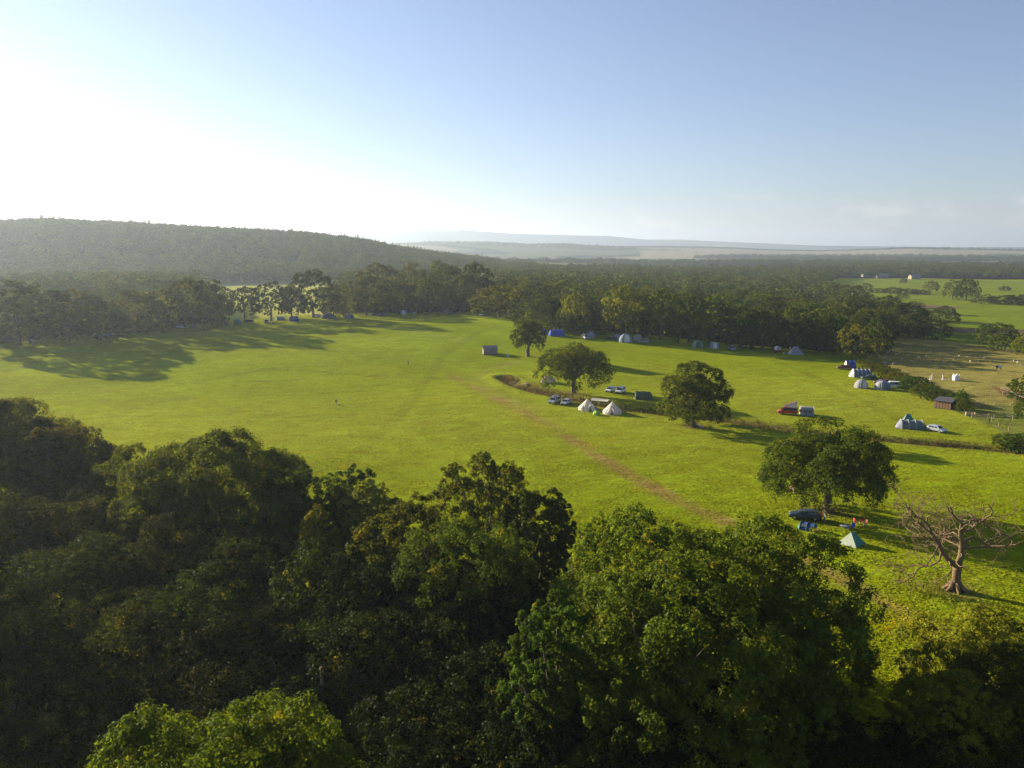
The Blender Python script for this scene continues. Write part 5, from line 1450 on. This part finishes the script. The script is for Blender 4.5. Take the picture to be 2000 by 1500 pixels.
def shed():
    r = empty('shed', at(1846, 797), R(-48), 'long brown shed with boarded sunlit end at the camp hedge', 'shed')
    L, w, h1, h2 = 4.3, 4.0, 2.1, 2.5
    a, b = L / 2, w / 2
    V = [(-a, -b, 0), (a, -b, 0), (a, b, 0), (-a, b, 0), (-a, -b, h1), (a, -b, h1), (a, b, h2), (-a, b, h2)]
    MB().add(V, [(0, 1, 5, 4), (1, 2, 6, 5), (2, 3, 7, 6), (3, 0, 4, 7)]).build('wall', mat('shed_dark', (.07, .06, .06), .85, var=.25), r)
    m = MB()
    for k in range(6): m.box(-a + .06 + k * .72, -a + .62 + k * .72, -b - .05, -b - .01, .2, h1 - .15)
    m.build('board_panel', BRICKY, r)
    MB().add([(-a - .25, -b - .35, h1 + .0), (a + .25, -b - .35, h1), (a + .25, b + .25, h2 + .12), (-a - .25, b + .25, h2 + .12), (-a - .25, -b - .35, h1 + .08), (a + .25, -b - .35, h1 + .08), (a + .25, b + .25, h2 + .2), (-a - .25, b + .25, h2 + .2)],
             [(3, 2, 1, 0), (4, 5, 6, 7), (0, 1, 5, 4), (1, 2, 6, 5), (2, 3, 7, 6), (3, 0, 4, 7)]).build('roof', TIN, r)
    MB().box(a + .01, a + .05, -.6, .4, .02, 1.9).build('door', WOOD, r)
shed()
def hut():
    r = empty('canvas_hut', at(957, 691), R(8), 'grey-brown gabled canvas hut alone on the meadow', 'hut')
    a, b, h1, h2 = 2.6, 2.0, 2.1, 3.1
    V = [(-a, -b, 0), (a, -b, 0), (a, b, 0), (-a, b, 0), (-a, -b, h1), (a, -b, h1), (a, b, h1), (-a, b, h1), (-a, 0, h2), (a, 0, h2)]
    g_ = mat('hut_canvas', (.20, .175, .16), .85, var=.15)
    MB().add(V, [(0, 1, 5, 4), (1, 2, 6, 9, 5), (2, 3, 7, 6), (3, 0, 4, 8, 7)]).build('wall', g_, r)
    o = .18
    MB().add([(-a - o, -b - o, h1 - .05), (a + o, -b - o, h1 - .05), (a + o, 0, h2 + .06), (-a - o, 0, h2 + .06), (a + o, b + o, h1 - .05), (-a - o, b + o, h1 - .05)], [(0, 1, 2, 3), (3, 2, 4, 5)]).build('roof', mat('hut_roof', (.26, .20, .19), .8, var=.15), r)
    MB().box(a + .01, a + .05, -.9, .6, .02, 1.9).build('door', mat('hut_door', (.10, .09, .09), .8), r)
    MB().box(-.2, .7, -b - .05, -b - .01, .9, 1.5).build('window', mat('tent_window', (.10, .12, .14), .2), r)
hut()
def aboard(loc, rz, label):
    r = empty('notice_board', loc, rz, label, 'board')
    for sg in (-1, 1): MB().add([(-.5, sg * .45, 0), (.5, sg * .45, 0), (.5, sg * .05, 1.3), (-.5, sg * .05, 1.3)], [(0, 1, 2, 3)]).build('panel', mat('board_white', (.7, .7, .7), .6), r)
aboard(at(991, 697), R(60), 'white folding board at the tip of the hut shadow')

def feeder():
    r = empty('wooden_trough', at(1895, 812), R(-22), 'pale wooden box bench by the hedge end beyond the shed', 'trough')
    MB().box(-1.1, 1.1, -.45, .45, .12, .55).build('box', WOODP, r)
    for x in (-1, 1): MB().box(x - .05, x + .05, -.5, .5, 0, .9).build('leg', WOODP, r)
    MB().box(-1.2, 1.2, .42, .5, .8, .92).build('rail', WOODP, r)
feeder()
def gate(loc, rz, label, w=3.6):
    r = empty('field_gate', loc, rz, label, 'gate')
    for k in range(4): MB().box(-w / 2, w / 2, -.03, .03, .2 + k * .28, .28 + k * .28).build('rail', WOODP, r)
    for x in (-w / 2, w / 2): MB().box(x - .09, x + .09, -.09, .09, -.1, 1.45).build('gate_post', WOODP, r)
    MB().tube([(-w / 2, .045, .25), (w / 2, .045, 1.1)], .035, 4).build('brace', WOODP, r)
gate(at(1914, 817), R(-22), 'pale wooden field gate right of the box bench')

def fence(pts, label, wires=2, h=1.15, sp=None):
    P = [at(x, y) for x, y in pts]
    r = empty('fence', P[0], 0, label, 'fence')
    o = P[0]
    posts = []
    for p, q in zip(P[:-1], P[1:]):
        n = max(1, int((q - p).length / (sp or 3.0)))
        for k in range(n): posts.append(p.lerp(q, k / n))
    posts.append(P[-1])
    for p in posts:
        z = float(terrain(p.x, p.y)); l = p - o
        MB().box(l.x - .06, l.x + .06, l.y - .06, l.y + .06, z - o.z - .2, z - o.z + h).build('post', WOOD, r)
    for k in range(wires):
        L = []
        for p in posts:
            z = float(terrain(p.x, p.y)); L.append((p.x - o.x, p.y - o.y + .07, z - o.z + h * (.45 + .45 * k)))
        MB().tube(L, .022, 4).build('wire', POLE, r)
fence([(1854, 769), (1906, 770), (1935, 771), (1958, 771), (1990, 780)], 'upper post and wire fence across the dry paddock')
fence([(1888, 786), (1912, 790), (1928, 791), (1942, 792), (1974, 793)], 'middle post and wire fence with darker grass behind it')
fence([(1932, 826), (1946, 814), (1962, 815), (1978, 820), (2010, 822)], 'lower fence of pale posts right of the field gate')
fence([(1932, 826), (1950, 834), (1970, 842)], 'short row of pale posts running down from the field gate', 0)
def rails(pts, label):
    P = [at(x, y) for x, y in pts]
    r = empty('rail_fence', P[0], 0, label, 'fence')
    for p in P: MB().box(p.x - P[0].x - .07, p.x - P[0].x + .07, p.y - P[0].y - .07, p.y - P[0].y + .07, p.z - P[0].z - .2, p.z - P[0].z + 1.2).build('post', WOOD, r)
    for k in (.5, 1.0): MB().tube([(p.x - P[0].x, p.y - P[0].y + .1, p.z - P[0].z + k) for p in P], .05, 4).build('rail', WOOD, r)
rails([(1955, 762), (1975, 768), (1992, 776), (2010, 784)], 'brown rail fence beside the bare earth at the right edge')
def jump(loc, rz, label):
    r = empty('jump_stand', loc, rz, label, 'horse jump', 'white horse jump stands in the paddock')
    w = mat('jump_white', (.7, .7, .7), .6)
    for x in (-.5, .5): MB().box(x - .06, x + .06, -.06, .06, 0, 1.2 + .5 * (x > 0)).build('upright', w, r)
    for k in range(3): MB().box(-.44, .44, -.03, .03, .3 + .4 * k, .38 + .4 * k).build('slat', w, r)
    MB().box(-.7, .7, -.3, .3, 0, .08).build('foot', w, r)
jump(at(1818, 741), R(30), 'white slatted horse jump stand, left one, widest'); jump(at(1841, 741), R(70), 'white slatted horse jump stand, right one, narrow')
r = empty('bulk_bag', at(1867, 743), 0, 'white bulk bag standing in the dry paddock', 'bag')
V, Fc = surf_grid(lambda u, v: ((.85 + .12 * math.sin(v * 3.1)) * math.copysign(abs(math.cos(u * 2 * math.pi)) ** .5, math.cos(u * 2 * math.pi)), (.85 + .12 * math.sin(v * 3.1)) * math.copysign(abs(math.sin(u * 2 * math.pi)) ** .5, math.sin(u * 2 * math.pi)), v * 1.7), 24, 6)
V.append((0, 0, 1.55)); MB().add(V, Fc + [(6 * 25 + i, 6 * 25 + i + 1, len(V) - 1) for i in range(24)]).build('bag', mat('bag_white', (.72, .72, .70), .8), r, True)
for sx in (-1, 1):
    for sy in (-1, 1): MB().tube([(sx * .6, sy * .6, 1.6), (sx * .75, sy * .75, 2.15), (sx * .5, sy * .75, 2.15), (sx * .45, sy * .6, 1.6)], .05, 4).build('lifting_loop', mat('bag_white', (.72, .72, .70), .8), r)
r = empty('pole_pile', at(1853, 742), R(10), 'white pole lying on the ground left of the bulk bag', 'pole'); MB().tube([(-1.3, 0, .1), (1.3, .2, .12)], .1, 8).build('pole', mat('jump_white', (.7, .7, .7), .6), r)
r = empty('branch_pile', at(1883, 742), R(-10), 'heap of cut branches right of the bulk bag', 'branches')
m = MB()
for k in range(16):
    a, b = rng.uniform(-1.6, 1.6), rng.uniform(-.5, .5); m.tube([(a, b, .05 + rng.random() * .5), (a + rng.uniform(-1.2, 1.2), b + rng.uniform(-.4, .4), .05 + rng.random() * .6)], .05, 4)
m.build('sticks', WOOD, r)
r = empty('fallen_log', at(1031, 752), R(-8), 'pale fallen log on the bank by the ditch end', 'log'); m = MB().tube([(-1.2, 0, .2), (0, .05, .25), (1.2, -.05, .18)], [.22, .25, .16], 9); m.tube([(.1, .05, .3), (.5, .4, .6)], [.1, .05], 6); m.build('trunk', WOODP, r, True)
r = empty('fallen_branch', at(1975, 879), R(-30), 'pale bare branch leaning at the right end of the ditch', 'branch'); m = MB().tube([(-1.8, 0, 1.9), (0, 0, 1.0), (1.7, .1, .1)], [.05, .1, .14], 6); m.tube([(0, 0, 1.0), (-.5, .3, 1.7)], [.06, .03], 5); m.build('branch', WOODP, r, True)

# camper trailer with a white hood
r = empty('folding_trailer', at(1519, 690), R(-80), 'small dark red trailer with a raised white hood near the pyramid tent', 'trailer')
b = MB().box(-1.2, 1.2, -.9, .9, .45, 1.25).build('body', MAROON, r); bv = b.modifiers.new('bevel', 'BEVEL'); bv.width = .06
V, Fc = surf_grid(lambda u, v: (-1.3 + 2.5 * u, -.95 * math.cos(math.pi * v), 1.3 + 1.5 * math.sin(math.pi * v) ** .7), 6, 10)
MB().add(V, Fc).build('hood', cl('white'), r, True)
for sg in (-1, 1): MB().cyl((0, sg * .8, .32), (0, sg * 1.0, .32), .32, 14).build('wheel', TYRE, r)
MB().tube([(1.2, 0, .55), (2.2, 0, .5)], .05, 6).build('drawbar', POLE, r)
r = empty('water_carrier', at(1531, 691), 0, 'tiny white water carrier right of the trailer', 'container'); MB().cyl((0, 0, .0), (0, 0, .55), .28, 14).build('tank', mat('board_white', (.7, .7, .7), .6), r); MB().cyl((0, 0, .55), (0, 0, .66), .1, 10).build('cap', B_, r)
r = empty('toilet_tent', at(1382, 671), 0, 'narrow pale utility tent between the lime-grey and pale blue domes', 'tent'); MB().add([(-.6, -.6, 0), (.6, -.6, 0), (.6, .6, 0), (-.6, .6, 0), (-.5, -.5, 1.9), (.5, -.5, 1.9), (.5, .5, 1.9), (-.5, .5, 1.9), (0, 0, 2.3)], [(0,1,5,4),(1,2,6,5),(2,3,7,6),(3,0,4,7),(4,5,8),(5,6,8),(6,7,8),(7,4,8)]).build('flysheet', cl('grey'), r)
MB().box(-.3, .3, -.64, -.61, .05, 1.6).build('door', cl('dark'), r)
r = empty('storage_box', at(440, 635), 0, 'small grey-blue box left of the green dome tent', 'box'); MB().box(-1.0, 1.0, -.6, .6, 0, 1.1).build('box', cl('bluegrey'), r); MB().box(-1.05, 1.05, -.65, .65, 1.1, 1.2).build('lid', cl('grey'), r)

# poles
def pole(loc, h, r0, label, cross=False, name='telegraph_pole'):
    r = empty(name, loc, 0, label, 'pole')
    MB().tube([(0, 0, -.5), (0, 0, h)], [r0, r0 * .75], 8).build('post', WOOD, r, True)
    if cross: MB().box(-.9, .9, -.06, .06, h - .7, h - .55).build('crossarm', WOOD, r)
    else:
        m = MB()
        for k in range(6): m.tube([(0, 0, h - .5 - k * .45), (.22 * (-1) ** k, 0, h - .45 - k * .45)], .025, 4)
        m.build('step_pegs', POLE, r)
X, Y, Z = ground(632, 1425); x_, y_, z_ = ray(632, 1302); hp_ = CAM_H + z_ / math.hypot(x_, y_) * math.hypot(X, Y) - Z
pole((X, Y, Z), hp_, .16, 'bare grey wooden pole rising out of the dark lower wood')
pole(at(1620, 576), 10, .16, 'distant telegraph pole with crossarm above the valley hedge', True)

# ------------------------------------------------------------------ far buildings
WALLW = mat('render_white', (.38, .35, .30), .8); ROOFG = mat('roof_grey', (.22, .22, .24), .6)
def barn(px, py, L, w, h, rz, label, wallm=WALLW, roofm=ROOFG):
    r = empty('farm_building', at(px, py), rz, label, 'building')
    a, b = L / 2, w / 2
    V = [(-a, -b, -1), (a, -b, -1), (a, b, -1), (-a, b, -1), (-a, -b, h), (a, -b, h), (a, b, h), (-a, b, h), (-a, 0, h * 1.5), (a, 0, h * 1.5)]
    MB().add(V, [(0, 1, 5, 4), (1, 2, 6, 9, 5), (2, 3, 7, 6), (3, 0, 4, 8, 7)]).build('wall', wallm, r)
    MB().add([(-a - .4, -b - .5, h - .2), (a + .4, -b - .5, h - .2), (a + .4, 0, h * 1.5 + .15), (-a - .4, 0, h * 1.5 + .15), (a + .4, b + .5, h - .2), (-a - .4, b + .5, h - .2)], [(0, 1, 2, 3), (3, 2, 4, 5)]).build('roof', roofm, r)
    for k in range(3): MB().box(-a * .7 + k * a * .6, -a * .7 + k * a * .6 + L * .1, -b - .08, -b - .02, .2, h * .7).build('door', ROOFG, r)
barn(1698, 541, 26, 12, 5, R(4), 'long pale farm building behind the farthest valley meadow, left'); barn(1722, 543, 18, 10, 4.5, R(-6), 'shorter pale farm building right of the long one', mat('stone_buff', (.30, .25, .18), .9))
barn(1786, 545, 16, 9, 4.5, R(8), 'small buff farm building right of the farm pair', mat('stone_buff', (.42, .34, .24), .9))

# ------------------------------------------------------------------ rough grass along the ditch and tufts on the meadow
def rough_grass():
    g3 = np.random.default_rng(77)
    P = []
    for (x0, y0), (x1, y1) in zip(DITCH[:-1], DITCH[1:]):
        L = math.hypot(x1 - x0, y1 - y0); n = int(L * 95)
        t_ = g3.random(n)[:, None]
        off = g3.normal(0, 1.7, (n, 1)); nx, ny = -(y1 - y0) / L, (x1 - x0) / L
        P.append(np.array([[x0, y0]]) + t_ * np.array([[x1 - x0, y1 - y0]]) + off * np.array([[nx, ny]]))
    P = np.concatenate(P)
    keep = npnoise(P[:, 0], P[:, 1], 4.5, 3) + g3.normal(0, .3, len(P)) > -.35
    P = P[keep]
    z = terrain(P[:, 0], P[:, 1])
    h = g3.uniform(.25, .8, len(P)) * (1 + .5 * npnoise(P[:, 0], P[:, 1], 6, 1))
    a = g3.uniform(0, 6.28, len(P)); w = .09
    b = np.stack([P[:, 0], P[:, 1], z - .05], 1)
    s_ = np.stack([np.cos(a) * w, np.sin(a) * w, a * 0], 1)
    tip = b + np.stack([g3.normal(0, .15, len(P)), g3.normal(0, .15, len(P)), h], 1)
    V = np.stack([b - s_, b + s_, tip + s_ * .3, tip - s_ * .3], 1).reshape(-1, 3)
    o = link('rough_grass', np_mesh('rough_grass', V, np.arange(len(V)).reshape(-1, 4)), None, DRY)
    tag(o, 'brown rough grass growing along the ditch and its bank', 'grass', kind='stuff')
rough_grass()

# grass tufts of the nearer meadow: real blades that catch the low sun and throw small shadows
GRASSM = foliage_mat('grass_tuft', (0.19, 0.235, 0.008), (0.28, 0.33, 0.006), tmix=0.4, nscale=0.08, var=0.25, gloss=0.0)
def meadow_grass():
    g4 = np.random.default_rng(5)
    n = 340000
    d = 58 + 170 * g4.random(n) ** 1.5
    a = g4.uniform(R(-36), R(37), n)
    X, Y = np.sin(a) * d, np.cos(a) * d
    keep = (npnoise(X, Y, 2.3, 3) + .5 * npnoise(X, Y, 7.0, 4) + g4.normal(0, .35, n) > -.1)
    X, Y, d = X[keep], Y[keep], d[keep]
    Z = terrain(X, Y); n = len(X)
    th = g4.uniform(0, 6.28, n); w = g4.uniform(.08, .22, n); h = g4.uniform(.04, .13, n) * (1 - .55 * sst(120, 228, d))
    b = np.stack([X, Y, Z - .01], 1); s_ = np.stack([np.cos(th) * w, np.sin(th) * w, th * 0], 1)
    tip = b + np.stack([g4.normal(0, .07, n), g4.normal(0, .07, n), h], 1)
    V = np.stack([b - s_, b + s_, tip + s_ * .7, tip - s_ * .7], 1).reshape(-1, 3)
    o = link('meadow_grass', np_mesh('meadow_grass', V, np.arange(len(V)).reshape(-1, 4)), None, GRASSM)
    tag(o, 'short tufty grass of the near meadow', 'grass', kind='stuff')
meadow_grass()

# bare dead limbs that stick out of some foreground crowns
def bare_branch(root, px, py, dist_, L, seed, up=-.3):
    rg = random.Random(seed); x, y, z = ray(px, py)
    n_ = math.sqrt(x * x + y * y + z * z)
    w = Vector((x, y, z)) / n_ * dist_ + Vector((0, 0, CAM_H))
    M = Matrix.Translation(root.location) @ Matrix.Rotation(root.rotation_euler.z, 4, 'Z')
    p0 = M.inverted() @ w
    mb = MB()
    inward = (Vector((0, 0, p0.z)) - p0).normalized()
    mb.tube([p0 + inward * 1.2 + Vector((.2, .1, -.3)), p0 + inward * .5, p0], [.05, .045, .04], 5)
    def go(p, v, L, r, dep):
        pts, rad = [p], [r]; q = p
        for i in range(5):
            v = (v + Vector((rg.uniform(-.6, .6), rg.uniform(-.6, .6), rg.uniform(-.5, .4)))).normalized(); q = q + v * L / 5
            pts.append(q); rad.append(r * (1 - .16 * (i + 1)))
            if dep < 3 and i in (1, 3): go(q, (v + Vector((rg.uniform(-1, 1), rg.uniform(-1, 1), rg.uniform(-1, .6)))).normalized(), L * .55, rad[-1] * .7, dep + 1)
        mb.tube(pts, rad, 4)
    go(p0, (-inward + Vector((0, 0, up))).normalized(), L, .04, 0)
    mb.build('bare_branch', mat('silver_bark', (.34, .31, .27), .85, var=.3), root, True)
def rt(s_): return [v for k, v in NEAR_ROOT.items() if k.startswith(s_)][0]
g1_ = rt('nearest giant oak'); g2_ = rt('dark oak on the lower rig'[:24]); g3_ = rt('oak with hanging sprays o'[:24])
c_ = Vector(g2_.location); dd = (c_ - Vector((0, 0, CAM_H))).length
bare_branch(g2_, 1472, 1330, dd - 8.8, 2.2, 1, -1.2)
